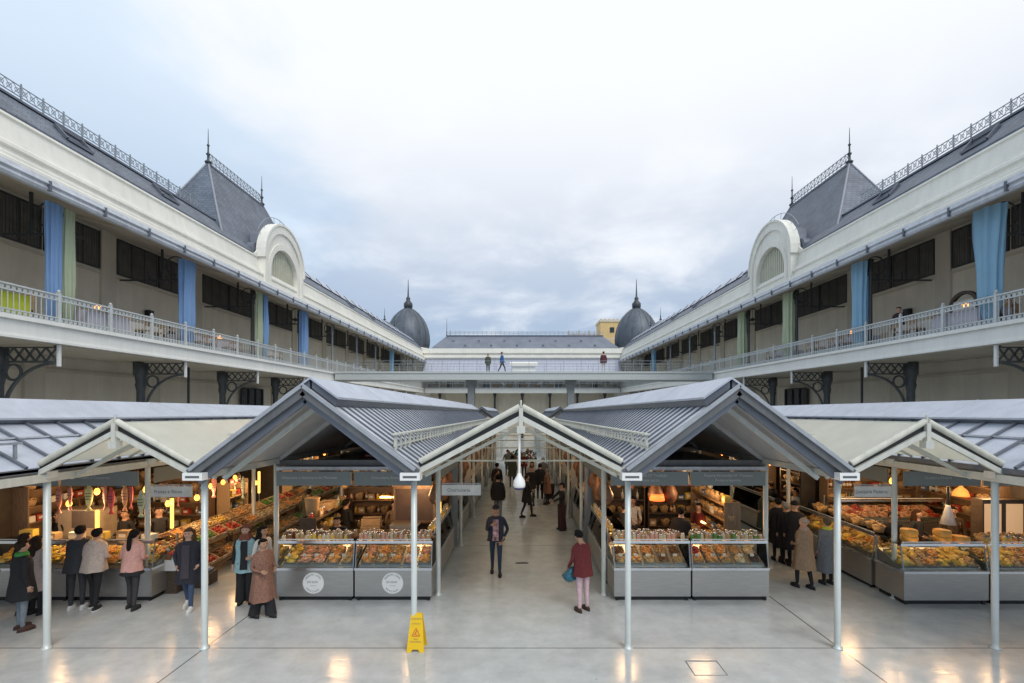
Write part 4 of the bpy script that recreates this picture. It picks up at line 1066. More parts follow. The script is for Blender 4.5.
def crate_mesh(w=.5, d=.34, h=.2):
    m = MB()
    for z in (0.02, .085, .15):
        m.box(-w / 2, w / 2, -d / 2, -d / 2 + .012, z, z + .05); m.box(-w / 2, w / 2, d / 2 - .012, d / 2, z, z + .05)
        m.box(-w / 2, -w / 2 + .012, -d / 2 + .012, d / 2 - .012, z, z + .05); m.box(w / 2 - .012, w / 2, -d / 2 + .012, d / 2 - .012, z, z + .05)
    m.box(-w / 2 + .012, w / 2 - .012, -d / 2 + .012, d / 2 - .012, 0, .02)
    for a in (-1, 1):
        for b_ in (-1, 1): m.box(a * (w / 2 - .03) - .015, a * (w / 2 - .03) + .015, b_ * (d / 2 - .03) - .015, b_ * (d / 2 - .03) + .015, .02, h)
    return m.mesh('wooden_crate', palew)
CRATE = crate_mesh()
for p, lab in (((-4.1, 12.9, 1.105), 'upper pale wooden crate on the work table of the left front stall'), ((-4.12, 12.9, .902), 'lower pale wooden crate under another on the left stall table'), ((-5.22, 12.6, 1.603), 'pale wooden crate on the low rack beside the paper sack, left front stall'), ((4.6, 12.9, .902), 'pale wooden crate on the table of the right front stall')):
    o = link('wooden_crate', CRATE, None, (p[0], p[1], p[2] + G(p[1]))); o.rotation_euler.z = .15 if p[0] > -5 else 1.57; tag(o, lab, 'crate', 'wooden crates inside the stalls')
# paper sacks, hams, orange shade
def sack_mesh():
    m = MB(); m.loft([(0, 0, 0, .13, .09), (0, 0, .2, .16, .11), (0, 0, .42, .19, .12), (0, 0, .46, .2, .13), (0, 0, .44, .18, .11)], 12, 0, .05, cap0=True, cap1=True); return m.mesh('paper_sack', mat('kraft', (.42, .27, .13), .7, var=.15))
SACK = sack_mesh()
for p, lab in (((-5.22, 11.75, 1.603), 'open tan paper sack on the low rack at the left of the left front stall'), ((-2.35, 15.6, 1.291), 'tan paper sack on the second aisle counter on the left')):
    o = link('paper_sack', SACK, None, (p[0], p[1], p[2] + G(p[1]))); tag(o, lab, 'sack')
def ham_mesh():
    m = MB(); m.lathe([(0, -.62), (.07, -.58), (.13, -.45), (.14, -.33), (.09, -.18), (.045, -.05), (.03, 0), (.006, .01), (.006, .44)], (0, 0, 0), 10); return m.mesh('cured_ham', mat('ham_skin', (.17, .075, .035), .45, var=.4, scale=8))
HAM = ham_mesh()
for s in (-1, 1):
    for j in range(6):
        for i in range(4):
            y = ROWS[j + 1] + .6 + i * .8; z = 2.45 + G(y)
            o = link('cured_ham', HAM, None, (s * 2.1, y, z)); o.rotation_euler.z = i; o.scale = (1, 1, .8 + .15 * (i % 3))
            tag(o, f'brown cured ham hanging over the {ORD[j]} aisle counter from the front on the {SIDE[s]}', 'ham', 'hams hanging along the central aisle')
for x, y, nm in ((3.55, 12.4, 'middle of the right front stall'), (3.95, 12.5, 'right front stall beside another ham'), (-3.4, 13.2, 'left front stall beside the brown board')):
    o = link('cured_ham', HAM, None, (x, y, 2.35)); o.scale = (1.5, 1.5, 1.1); tag(o, f'large dark ham hanging in the {nm}', 'ham')
b = thing('lamp_shade', 'glowing orange red drum shade hanging in the right front stall', 'lamp', at(657, 500, 12.3))
m = MB(); m.lathe([(.17, 0), (.2, 0), (.17, .16), (.15, .16)], (0, 0, 0), 14); lpart(m, 'shade', [emit('red_shade', (1, .16, .03), 1.6)], b)
m = MB(); m.tube((0, 0, .16), (0, 0, .9), .008, n=5); lpart(m, 'cord', [black], b)
b = thing('pendant_lamp', 'white cone shade hanging on a dark cord in the outer right stall', 'lamp', at(948, 524, 11.3))
m = MB(); m.lathe([(.16, 0), (.05, .42), (.04, .46)], (0, 0, 0), 16); lpart(m, 'shade', [white], b)
m = MB(); m.tube((0, 0, .46), (0, 0, .9), .035, n=6); m.tube((0, 0, .9), (0, 0, 2.7), .012, n=6); lpart(m, 'cord', [black], b)

# ------------------------------------------------------------------ pendant bulbs with their light
m = MB(); m.lathe([(0, 0), (.04, .02), (.06, .07), (.05, .12), (.025, .16)], (0, 0, 0), 12); BULB = m.mesh('bulb', bulbm)
m = MB(); m.tube((0, 0, .16), (0, 0, .75), .006, n=5); m.tube((0, 0, .155), (0, 0, .22), .026, n=8); CORD = m.mesh('cord', black)
def bulb(loc, energy, label, group='bare warm bulbs over the stalls', col=(1, .60, .28)):
    b = thing('pendant_bulb', label, 'lamp', loc, 0, group)
    link('bulb', BULB, b); link('cord', CORD, b)
    if energy: l = light('bulb_light', (0, 0, -.12), energy, col); l.parent = b
E = 26
for i, (px, py, y) in enumerate(((184, 496, 11.8), (197, 501, 11.6), (168, 507, 11.4), (211, 489, 13.0), (223, 485, 14.0), (235, 480, 15.0), (246, 484, 16.0), (256, 485, 17.2))):
    bulb(at(px, py, y), E if i in (0, 3, 5, 7) else 0, f'bare glowing bulb, {ORD[i]} of the string over the produce in the left side aisle')
for i, (px, py, y) in enumerate(((69, 507, 10.9), (97, 495, 10.9), (146, 493, 10.9), (20, 500, 11.4))):
    bulb(at(px, py, y), E if i < 3 else 0, f'bare glowing bulb among the hanging fish of the outer left stall, {ORD[i]} of four')
for s in (-1, 1):
    for i, x in enumerate((2.7, 4.6)):
        bulb((s * x, 12.0, 2.35), E * 1.4, f'bare bulb lighting the {SIDE[s]} front stall from above, {"inner" if i == 0 else "outer"} one')
    for j in range(1, 6):
        y = ROWS[j + 1] + 2; bulb((s * 2.6, y, 2.3 + G(y)), E, f'bare bulb over the {ORD[j]} aisle counter on the {SIDE[s]}')
        if s > 0: bulb((8.9, y, 2.3 + G(y)), E * 1.2, f'bare bulb over the {ORD[j]} bakery counter in the right side aisle')
        else: bulb((-8.7, y, 2.3 + G(y)), E * .8, f'bare bulb over the {ORD[j]} bay of the left side aisle stalls')
for i, x in enumerate((9.0, 10.3, 11.4)): bulb((x, 11.4, 2.4), E, f'bare bulb over the counters of the outer right stall, {ORD[i]} from the aisle')
bulb((8.9, 12.8, 2.35), E, 'bare bulb over the first bakery counter in the right side aisle')

# ------------------------------------------------------------------ hanging fish over the outer left stall
def fish_mesh(c, nm):
    m = MB(); m.lathe([(0, 0), (.02, -.02), (.065, -.14), (.07, -.24), (.05, -.38), (.02, -.47), (.03, -.50), (.06, -.56), (.05, -.565), (0, -.53)], (0, 0, 0), 12, 0, sy=.4)
    m.tube((0, 0, 0), (0, 0, .8), .004, n=4, mi=1); m.ellip((.035, -.02, -.08), .012, .012, .012, 6, 4, 1); m.ellip((-.035, -.02, -.08), .012, .012, .012, 6, 4, 1)
    for z in (-.2, -.26, -.32): m.box(-.05, .05, -.029, -.027, z, z + .012, 1)
    return m.mesh('hanging_fish', [mat('fish_' + nm, c, .5, var=.25, scale=9), black])
FISH = {n: fish_mesh(c, n) for n, c in (('pink', (.55, .22, .18)), ('lime', (.48, .50, .22)), ('salmon', (.55, .20, .13)), ('orange', (.75, .34, .14)), ('red', (.50, .07, .07)), ('pale green', (.35, .45, .32)))}
for px, py, n, e in ((59, 486, 'salmon', 'leftmost'), (70, 483, 'pink', 'beside the first bulb'), (89, 484, 'lime', 'left of the second bulb'), (105, 483, 'salmon', 'left of a pair'), (111, 487, 'red', 'lower one of a pair'), (125, 484, 'orange', 'brightest in the row'), (131, 482, 'red', 'just behind the orange one'), (141, 490, 'pale green', 'near the white post'), (178, 484, 'pink', 'past the white post'), (214, 475, 'pink', 'over the produce'), (243, 476, 'pale green', 'over the far produce')):
    y = 10.8 if px < 160 else 13.0; o = link('hanging_fish', FISH[n], None, at(px, py, y)); o.scale = (1.25, 1.1, 1.1); o.rotation_euler.z = random.uniform(-.6, .6)
    tag(o, f'{n} fish ornament hanging nose up over the outer left stall, {e}', 'ornament', 'fish ornaments hanging over the stalls')
# lit cabinet of the outer left stall
b = thing('lit_cabinet', 'cream cabinet with a bright yellow light strip behind the outer left counter', 'cabinet', at(80, 560, 11.7))
X, Y, Z = b.location
m = MB(); m.box(-.55, .5, 0, .5, G(Y) - Z, 1.25, 0); m.box(-.2, .48, -.01, 0, .8, 1.22, 1); lpart(m, 'case', [mat('cabinet_cream', (.45, .36, .25), .5), mat('mirror_dark', (.15, .12, .10), .2)], b)
m = MB(); m.box(.43, .49, -.06, -.012, .72, 1.25); lpart(m, 'light_strip', [emit('yellow_strip', (1, .58, .09), 2.0)], b)
m = MB(); m.box(-.028, .028, -.025, .025, 0, .75); 
for (px, py, y), lab in (((172, 528, 12.0), 'upright yellow tube light among the flowers in the left side aisle'), ((259, 493, 16.5), 'upright orange tube light far along the left side aisle'), ((440, 513, 12.9), 'upright yellow tube light behind the first aisle counter on the left')):
    p = at(px, py, y); b = thing('tube_light', lab, 'lamp', p, 0, 'upright tube lights'); lpart(m, 'tube', [emit('yellow_strip', (1, .58, .09), 2.0)], b)
    q = MB(); q.tube((0, 0, G(p[1]) - p[2]), (0, 0, -.001), .02, n=8); q.tube((0, 0, G(p[1]) - p[2]), (0, 0, G(p[1]) - p[2] + .02), .12, n=12); lpart(q, 'stand', [irong], b)
m = MB(); m.box(-.45, .45, -.02, .02, 0, .05)
for (px, py, y, rot), lab in (((715, 530, 13.0, .5), 'slanted warm light bar in the right front stall'), ((395, 498, 14.13, 0), 'horizontal warm light bar at the back of the left front stall'), ((425, 499, 14.13, 0), 'short warm light bar right of another at the back of the left stall')):
    o = single(m, 'light_bar', ledm, lab, 'lamp', loc=at(px, py, y)); o.rotation_euler = (0, rot, 0)

# price cards stuck in the front trays of the middle stalls
m = MB(); m.box(-.04, .04, -.002, .002, 0, .055, 0); m.box(-.028, .028, -.003, -.002, .02, .032, 1); m.tube((0, 0, -.03), (0, 0, 0), .003, n=4, mi=1); CARD = m.mesh('price_card', [paper, letterd])
for x0, nm in ((-5.44, 'left counter of the left front stall'), (-3.70, 'right counter of the left front stall'), (2.06, 'left counter of the right front stall'), (3.80, 'right counter of the right front stall')):
    for i in range(5):
        o = link('price_card', CARD, None, (x0 + .19 + i * .31 + (i % 2) * .04, 10.42 + .22, .93 + G(10.42))); o.rotation_euler = (-.2, 0, (i % 3 - 1) * .15)
        tag(o, f'small white price card, {ORD[i]} from the left, {nm}', 'price card', 'price cards in the front counters')
# far right stall: lit meat case behind, amber dome lamps, cheeses and a pale lit cabinet
lc = (8.9, 13.0, G(13.0) + .45)
counter(2.9, lc, 0, 'raised meat case with pink cuts at the back of the far right stall')
stock(2.9, lc, 0, 'raised meat case, far right stall', [('fillets', 'pink'), ('fillets', 'red'), ('sausages', 'pink'), ('fillets', 'pink')], tops=False, seed=2)
m = MB(); m.box(8.95, 11.75, 13.05, 13.8, G(13), G(13) + .45); single(m, 'case_plinth', [darkw], 'dark plinth lifting the meat case of the far right stall', 'plinth')
for (px, py), lab in (((961, 496), 'left amber dome lamp glowing at the back of the far right stall'), ((982, 496), 'right amber dome lamp glowing at the back of the far right stall')):
    b = thing('dome_lamp', lab, 'lamp', at(px, py, 12.6), 0, 'amber dome lamps')
    m = MB(); m.lathe([(.19, 0), (.18, .08), (.12, .18), (.05, .24), (.03, .3)], (0, 0, 0), 16); lpart(m, 'shade', [emit('amber_dome', (1, .45, .10), .5)], b)
    m = MB(); m.tube((0, 0, .3), (0, 0, 1.4), .01, n=5); lpart(m, 'rod', [black], b)
m = MB(); m.box(-.5, .5, 0, .3, 0, 2.1, 0); m.box(-.46, -.06, -.01, 0, .9, 2.0, 1); m.box(.06, .46, -.01, 0, .9, 2.0, 1)
single(m, 'lit_cabinet', [darkw, emit('cream_panel', (.9, .55, .28), .32)], 'cabinet with two pale glowing panels at the right edge of the far right stall', 'cabinet', loc=(11.55, 11.25, G(11.25)))
m = MB(); m.lathe([(.15, 0), (.165, .03), (.165, .1), (.15, .13)], (0, 0, 0), 18); WHEEL = m.mesh('cheese_wheel', mat('cheese_rind', (.62, .33, .07), .5, var=.15))
for i, (x, y, z) in enumerate(((9.45, 10.55, 0), (9.45, 10.55, 1), (9.82, 10.5, 0), (8.75, 10.6, 0), (8.75, 10.6, 1), (11.5, 10.55, 0))):
    o = link('cheese_wheel', WHEEL, None, (x, y, 1.291 + z * .131 + G(10.3))); tag(o, f'orange cheese wheel, {["lower one of the middle pile", "upper one of the middle pile", "alone right of the middle pile", "lower one of the inner pile", "upper one of the inner pile", "alone at the outer end"][i]}, far right counters', 'cheese', 'cheese wheels on the far right counters')
for i in range(5):
    o = link('bread_basket', BASK, None, (10.3 + i * .24, 10.5 + (i % 2) * .08, 1.291 + G(10.3))); tag(o, f'woven bread basket, {ORD[i]} in the row on the far right outer counter', 'basket', 'baskets on the far right counters')
for i in range(8):
    y = 11.5 + i * .36; o = link('bread_basket', BASK, None, (8.75 + (i % 2) * .1, y, 1.291 + G(12.8))); tag(o, f'woven bread basket, {ORD[i]} in the row on the first bakery counter', 'basket', 'baskets on the bakery counter')
for i in range(6):
    x = -8.5 - i * .55; o = link('carton', BOXES[('white', 'tan', 'yellow')[i % 3]], None, (x, 10.75, 1.291 + G(10.4))); o.rotation_euler.z = .2 * (i % 3 - 1); o.scale = (1.3, 1.2, .8 + .3 * (i % 2))
    tag(o, f'{("white", "tan", "yellow")[i % 3]} carton, {ORD[i]} from the right on top of the far left counters', 'box', 'cartons on the far left counters')
# bunches and bags hung inside the middle stalls
m = MB(); m.loft([(0, 0, 0, .03, .03), (0, 0, -.06, .07, .06), (0, 0, -.22, .10, .08), (0, 0, -.34, .08, .06), (0, 0, -.38, .02, .02)], 10, 0, .2, True, True, 3); m.tube((0, 0, 0), (0, 0, .45), .006, n=4)
HB = {n: MB for n in ()}
for n_, c_ in (('tan', (.42, .28, .13)), ('white', (.62, .58, .50)), ('brown', (.16, .08, .04))):
    HB[n_] = m.mesh('hanging_bag', mat('hbag_' + n_, c_, .6, var=.3, scale=14))
rnd = random.Random(77)
for s in (-1, 1):
    for i in range(9):
        n_ = rnd.choice(list(HB)); x = 2.35 + i * .36; y = rnd.choice((13.0, 13.4, 13.8)); o = link('hanging_bag', HB[n_], None, (s * x, y, rnd.uniform(2.4, 2.7) + G(y))); o.rotation_euler.z = i; o.scale = (1, 1, rnd.uniform(.8, 1.3))
        tag(o, f'{n_} bag hung under the ceiling of the {SIDE[s]} front stall, {ORD[i]} from the aisle', 'bag', 'bags hung in the front stalls')
# ------------------------------------------------------------------ produce stands along the left side aisle
def stand_root(w):
    r = thing('produce_stand', '', 'stand')
    for x in (.03, w - .03):
        m = MB(); m.box(x - .03, x + .03, .0, .06, 0, .72); m.box(x - .03, x + .03, .72, .78, 0, 1.15); m.bar((x, .0, .72), (x, .78, 1.12), .05, .06); m.bar((x, -.3, .2), (x, .5, .62), .05, .06); lpart(m, 'frame', [darkw], r)
    m = MB(); m.prism([(0, .70), (.78, 1.10), (.78, 1.13), (0, .73)], 'x', 0, w); lpart(m, 'upper_board', [palew], r)
    m = MB(); m.prism([(-.32, .20), (.5, .60), (.5, .63), (-.32, .23)], 'x', 0, w); lpart(m, 'lower_board', [brownw], r)
    return r
def pcrate_mesh(c, kind):
    m = MB(); w, d, h = .46, .33, .13
    m.box(-w / 2, w / 2, -d / 2, d / 2, 0, .015)
    for a in (-1, 1): m.box(-w / 2, w / 2, a * d / 2 - .008, a * d / 2 + .008, 0, h); m.box(a * w / 2 - .008, a * w / 2 + .008, -d / 2 + .008, d / 2 - .008, 0, h)
    return m.mesh('produce_crate', palew)
PCR = pcrate_mesh('', '')
m = MB(); m.box(-.07, .07, -.004, .004, 0, .08, 0); m.box(-.05, .05, -.006, -.004, .035, .05, 1); PRICE = m.mesh('price_card', [paper, letterd])
r0 = None; k = 0
PRODUCE = [('fruit', 'green'), ('fruit', 'orange'), ('fruit', 'cream'), ('fruit', 'red'), ('fruit', 'tan'), ('fruit', 'yellow'), ('fruit', 'brown'), ('fruit', 'green'), ('nuts', 'tan'), ('fruit', 'orange')]
for j in range(5):
    w = 1.9; y = 11.35 + j * 2.0; lab = f'slanted two tier produce stand, {ORD[j]} along the left side aisle'
    loc = (-8.22, y, G(y)); rz = R(90)
    if r0 is None: r0 = stand_root(w); r0.location = loc; r0.rotation_euler.z = rz; r0['label'] = lab; r0['group'] = 'produce stands in the left side aisle'; st_ = r0
    else: st_ = dup(r0, loc, rz, lab)
    for tier in range(2):
        for rw in range(2):
            for i in range(4):
                kind, c = PRODUCE[(k * 3 + j) % 10]; k += 1
                if tier == 0 and rw == 0 and False: continue
                yy = (.18 + rw * .37, .79 + rw * .19 + .028) if tier else (-.13 + rw * .37, .305 + rw * .185 + .03)
                p = loc2w(loc, rz, .24 + i * .475, yy[0], yy[1]); o = link('produce_crate', PCR, None, p); o.rotation_euler = (.47, 0, rz)
                tag(o, f'crate of {c} {kind}, {"upper" if tier else "lower"} tier {"front" if rw == 0 else "back"} row, {ORD[i]} on the {ORD[j]} produce stand', 'crate', 'produce crates on the stands')
                hm = heap_mesh(kind, c, .42, .29, i % 2); link('produce', hm, o, (0, 0, .05))
                if rw == 0: link('price_card', PRICE, o, (0, -.175, .05))
# flower and herb display at the corner of the outer left stall
b = thing('flower_trough', 'white trough heaped with red and orange flowers at the corner of the outer left stall', 'flowers', (-8.35, 11.1, G(11.1)))
m = MB(); m.prism([(-.45, .55), (.45, .55), (.5, .8), (-.5, .8)], 'y', -.3, .3); lpart(m, 'trough', [white], b)
m = MB(); m.box(-.4, .4, -.25, .25, 0, .55); lpart(m, 'stand', [darkw], b)
m = MB(); rnd = random.Random(3)
for i in range(150): m.ellip((rnd.uniform(-.48, .48), rnd.uniform(-.3, .3), .82 + rnd.uniform(0, .22)), .035, .035, .028, 6, 4, rnd.choice((0, 0, 1, 2, 3)))
lpart(m, 'blooms', [mat('bloom_red', (.50, .05, .04), .6), mat('bloom_orange', (.62, .25, .03), .6), mat('bloom_green', (.08, .16, .04), .6), mat('bloom_white', (.6, .55, .5), .6)], b)
m = MB(); m.prism([(-.25, 0), (.25, 0), (.32, .14), (-.32, .14)], 'y', -.2, .2, 0)
for i in range(9): m.box(-.2 + i % 3 * .15, -.09 + i % 3 * .15, -.15 + i // 3 * .11, -.06 + i // 3 * .11, .14, .17 + .02 * (i % 2), 1)
o = single(m, 'plastic_crate', [mat('crate_blue', (.16, .24, .42), .4), paper], 'blue plastic crate of packets low beside the flower trough', 'crate', loc=(-7.85, 11.35, .28 + G(11.4))); o.rotation_euler = (.4, 0, R(90))
m = MB(); m.box(-.3, .3, -.25, .25, 0, .28); single(m, 'crate_base', [darkw], 'dark box propping up the blue plastic crate', 'box', loc=(-7.85, 11.45, G(11.4)))
# green turf mat and flowers at the far end of the central aisle
b = thing('plant_display', 'low green plant display with white pots at the far end of the central aisle', 'plants', (.1, 36.5, G(36.5)))
m = MB(); m.box(-1.1, 1.1, -.3, .3, 0, .6); lpart(m, 'bench', [white], b)
m = MB(); rnd = random.Random(5)
for i in range(160):
    x, y, z = rnd.uniform(-1.1, 1.1), rnd.uniform(-.3, .3), .6 + rnd.uniform(0, .8) * (1 - abs(rnd.uniform(-1, 1)) * .4)
    m.ellip((x, y, z), .11, .03, .08, 6, 4, rnd.choice((0, 0, 0, 1, 2)), None, Matrix.Rotation(rnd.uniform(0, 3), 3, 'Z'))
lpart(m, 'foliage', [mat('leaf_green', (.06, .12, .04), .6), mat('bloom_red', (.5, .05, .04)), mat('bloom_white', (.6, .55, .5))], b)
# wet floor sign
yl = mat('sign_yellow', (.80, .50, .01), .4, var=.05)
b = thing('wet_floor_sign', 'yellow folding wet floor sign standing by the foot of the middle left post', 'sign', gp(415.5, 652))
m = MB(); m.prism([(-.155, 0), (-.075, 0), (-.05, .05), (.05, .05), (.075, 0), (.155, 0), (.10, .62), (.09, .64), (-.09, .64), (-.10, .62)], 'y', -.008, .008, 0)
m.M = None; f = lpart(m, 'front_panel', [yl], b); f.rotation_euler = (R(-11), 0, 0); f.location = (0, -.02, 0)
f2 = link('rear_panel', f.data, b, (0, .25, 0)); f2.rotation_euler = (R(11), 0, 0)
for t, z, sz, mm in (('CUIDADO', .55, .045, letterd), ('ATENÇÃO', .47, .032, letterd), ('PISO', .215, .035, letterd), ('MOLHADO', .175, .04, letterd)):
    o = text(t, sz, f, (0, -.0095, z), (R(90), 0, 0), mm)
m = MB(); o_ = -.0098
for a, c in (((-.07, .27), (.07, .27)), ((.07, .27), (0, .40)), ((0, .40), (-.07, .27))): m.bar((a[0], o_, a[1]), (c[0], o_, c[1]), .002, .012)
m.ellip((.012, o_, .355), .012, .002, .012, 8, 5); m.bar((.005, o_, .34), (-.015, o_, .305), .002, .016); m.bar((-.015, o_, .305), (.03, o_, .285), .002, .011); m.bar((-.01, o_, .32), (-.035, o_, .285), .002, .011)
lpart(m, 'slipping_symbol', [mat('symbol_red', (.55, .09, .03), .5)], f)

# ------------------------------------------------------------------ curtains and tables on the balconies
def curtain(x, y, wt, wm, wb, zm, m_, label, seed=0):
    z0, z1 = 7.14, 11.35; rings = []; n = 56
    mb = MB(); vs, fs = [], []; K = 14
    for j in range(K + 1):
        t = j / K; z = z1 + (z0 - z1) * t
        tm = (z1 - zm) / (z1 - z0)
        u = t / tm if t < tm else (t - tm) / (1 - tm)
        u = u * u * (3 - 2 * u); ww = (wt + (wm - wt) * u) if t < tm else (wm + (wb - wm) * u)
        for i in range(n):
            a = 2 * math.pi * i / n; f = 1 + .17 * math.sin(8 * a + seed + .8 * math.sin(3 * t)) + .07 * math.sin(15 * a + 3 * t + seed) + .04 * math.sin(9 * t + 3 * a)
            vs.append((x + .55 * ww / 2 * f * math.cos(a), y + ww / 2 * f * math.sin(a), z))
    for j in range(K):
        for i in range(n): fs.append((j * n + i, j * n + (i + 1) % n, (j + 1) * n + (i + 1) % n, (j + 1) * n + i))
    mb.add(vs, fs, 0, True)
    o = mb.mesh('curtain', m_, (x, y, z0)); single_ = link('curtain', o, None, (x, y, z0)); return tag(single_, label, 'curtain', 'curtains gathered round the balcony columns')
blue = translucent('curtain_blue', (.28, .46, .76), .3, .8); blue2 = translucent('curtain_sky', (.34, .58, .76), .3, .8); grn = translucent('curtain_green', (.56, .63, .44), .3, .8)
curtain(-16.3, 16.38, .50, .46, .42, 9, blue, 'deep blue gathered curtain nearest the camera on the left balcony', 0)
curtain(-16.33, 16.93, .42, .46, .34, 9, grn, 'sage green curtain beside the nearest blue one on the left balcony', 1)
curtain(-16.28, 22.9, .85, .80, .6, 8.6, blue, 'bright blue curtain on the second column of the left balcony', 2)
curtain(-16.28, 29.2, .5, .58, .4, 9, grn, 'sage green curtain on the third column of the left balcony', 3)
curtain(-16.28, 29.9, .4, .62, .22, 9.2, blue, 'blue curtain swelling beside the sage one on the third left column', 4)
curtain(-16.28, 35.2, .85, .9, .8, 9, blue, 'blue curtain on the fourth column of the left balcony', 5)
curtain(16.28 + RW, 16.77, 1.0, .72, .42, 8.2, blue2, 'large sky blue curtain nearest the camera on the right balcony', 6)
curtain(16.28 + RW, 23.2, .85, .75, .45, 8.2, blue2, 'sky blue curtain on the second column of the right balcony', 7)
curtain(16.28 + RW, 29.4, .8, .85, .45, 8.4, grn, 'sage green curtain on the third column of the right balcony', 8)
curtain(16.28 + RW, 35.6, .8, .9, .7, 8.6, grn, 'sage green curtain on the fourth column of the right balcony', 9)
curtain(-16.28, 59.2, .8, .7, .6, 8.6, blue2, 'pale blue curtain far along the left balcony beyond the bridge', 10)
curtain(16.28 + RW, 59.2, .8, .7, .6, 8.6, blue2, 'pale blue curtain far along the right balcony beyond the bridge', 11)

def table_mesh(cloth):
    m = MB(); m.box(-.45, .45, -.45, .45, .72, .75, 0)
    m.loft([(0, 0, .752, .47, .47), (0, 0, .74, .49, .49), (0, 0, .30, .53, .53)], 24, 1, .05, cap0=True, k=7); m.tube((0, 0, 0), (0, 0, .72), .04, n=8, mi=0); m.lathe([(.28, 0), (.26, .03)], (0, 0, 0), 14, 0)
    return m
def dining_table(x, y, cl, label):
    b = thing('dining_table', label, 'table', (x, y, 7.104))
    m = MB(); m.box(-.6, .6, -.9, .9, .72, .75)
    for a in (-.5, .5):
        for c in (-.8, .8): m.box(a - .03, a + .03, c - .03, c + .03, 0, .72)
    lpart(m, 'table_frame', [darkw], b)
    m = MB(); m.box(-.62, .62, -.92, .92, .752, .765, 0)
    for a in (-1, 1): m.prism([(-.92, .752), (.92, .752), (.94, .12), (-.94, .12)], 'x', a * .62, a * .628, 0); m.prism([(-.62, .752), (.62, .752), (.63, .12), (-.63, .12)], 'y', a * .92, a * .928, 0)
    lpart(m, 'tablecloth', [cl], b)
def chair_root():
    r = thing('dining_chair', '', 'chair')
    m = MB(); m.box(-.21, .21, -.21, .21, .43, .47); lpart(m, 'seat', [palew], r)
    m = MB(); m.box(-.21, .21, .19, .22, .62, .95); m.box(-.21, -.17, .18, .22, .47, .62); m.box(.17, .21, .18, .22, .47, .62); lpart(m, 'backrest', [palew], r)
    for a in (-.18, .18):
        for c in (-.18, .18): m = MB(); m.box(a - .02, a + .02, c - .02, c + .02, 0, .43); lpart(m, 'leg', [darkw], r)
    return r
lime = mat('cloth_lime', (.50, .55, .04), .8, var=.05); lav = mat('cloth_lavender', (.50, .48, .54), .8, var=.05); cw = mat('cloth_white', (.62, .60, .56), .8, var=.05)
CH = None
def balcony_lamp(x, y, lab):
    b = thing('table_lamp', lab, 'lamp', (x, y, 7.87))
    m = MB(); m.lathe([(.07, 0), (.07, .015), (.015, .03), (.012, .3)], (0, 0, 0), 10); lpart(m, 'base', [iron], b)
    m = MB(); m.lathe([(.12, .26), (.08, .42)], (0, 0, 0), 12); lpart(m, 'lamp_shade', [lampm], b)
n = 0
for s, y, cl, nm, lamp in ((-1, 14.4, lime, 'lime', 1), (-1, 18.3, lav, 'lavender', 1), (-1, 20.6, cw, 'white', 0), (-1, 24.2, lav, 'lavender', 1), (-1, 26.4, lav, 'lavender', 1), (-1, 31, cw, 'white', 1), (1, 14.0, lav, 'lavender', 1), (1, 17.9, lav, 'lavender', 1), (1, 20.2, cw, 'white', 0), (1, 24.6, lav, 'lavender', 1), (1, 26.6, cw, 'white', 0), (1, 31, lav, 'lavender', 0)):
    n += 1; X = s * (17.05 if n not in (1, 2, 7, 8) else 16.65)
    X += RW if s > 0 else 0
    dining_table(X, y, cl, f'balcony table under a {nm} cloth, {ORD[(n - 1) % 6]} from the camera behind the {SIDE[s]} railing')
    if lamp: balcony_lamp(X, y + .2, f'small amber lit lamp on the {ORD[(n - 1) % 6]} {nm} table of the {SIDE[s]} balcony')
    for dx, dy, rz in ((.95, -.45, -90), (.95, .45, -90), (0, 1.25, 0)) + (((-.82, .4, 90), (-.82, -.4, 90)) if n not in (1, 2, 7, 8) else ()):
        lab = f'brown wooden chair at the {ORD[(n - 1) % 6]} table of the {SIDE[s]} balcony'; loc = (X + s * dx, y + dy, 7.104); rr_ = R(rz * s) if rz else 0
        if CH is None: CH = chair_root(); CH.location = loc; CH.rotation_euler.z = rr_; CH['label'] = lab; CH['group'] = 'chairs round the balcony tables'
        else: dup(CH, loc, rr_, lab)
# balcony wall details
for i, (s, y) in enumerate([(s, y) for s in (-1, 1) for y in BAYS[1:7]]):
    b = thing('ceiling_lamp', f'dark dish lamp hanging from the {SIDE[s]} balcony ceiling, {ORD[i % 6]} from the front', 'lamp', (s * 17.8 + (RW if s > 0 else 0), y + 2.6, 11.05), 0, 'dish lamps under the balcony ceilings')
    m = MB(); m.lathe([(.30, 0), (.10, .14), (.05, .2)], (0, 0, 0), 14); lpart(m, 'shade', [iron], b)
    m = MB(); m.tube((0, 0, .2), (0, 0, 1.0), .015, n=5); lpart(m, 'rod', [iron], b)
b = thing('drinks_cart', 'dark brown arched drinks cart with white panel on the right balcony', 'cart', (18.6 + RW, 20.2, 7.104))
m = MB(); m.ring((0, 0, 1.45), .62, .14, axis='x', n=20, a0=0, a1=math.pi); m.box(-.07, .07, -.69, -.55, .6, 1.45); m.box(-.07, .07, .55, .69, .6, 1.45); lpart(m, 'frame', [darkw], b)
m = MB(); m.box(-.03, .03, -.5, .5, .95, 1.75); lpart(m, 'panel', [paper], b)
m = MB(); m.box(-.35, .35, -.75, .75, .25, .95); lpart(m, 'cabinet', [brownw], b)
for c in (-.5, .5): m = MB(); m.ring((-.38, c, .25), .22, .04, axis='x', n=14); lpart(m, 'wheel', [iron], b)
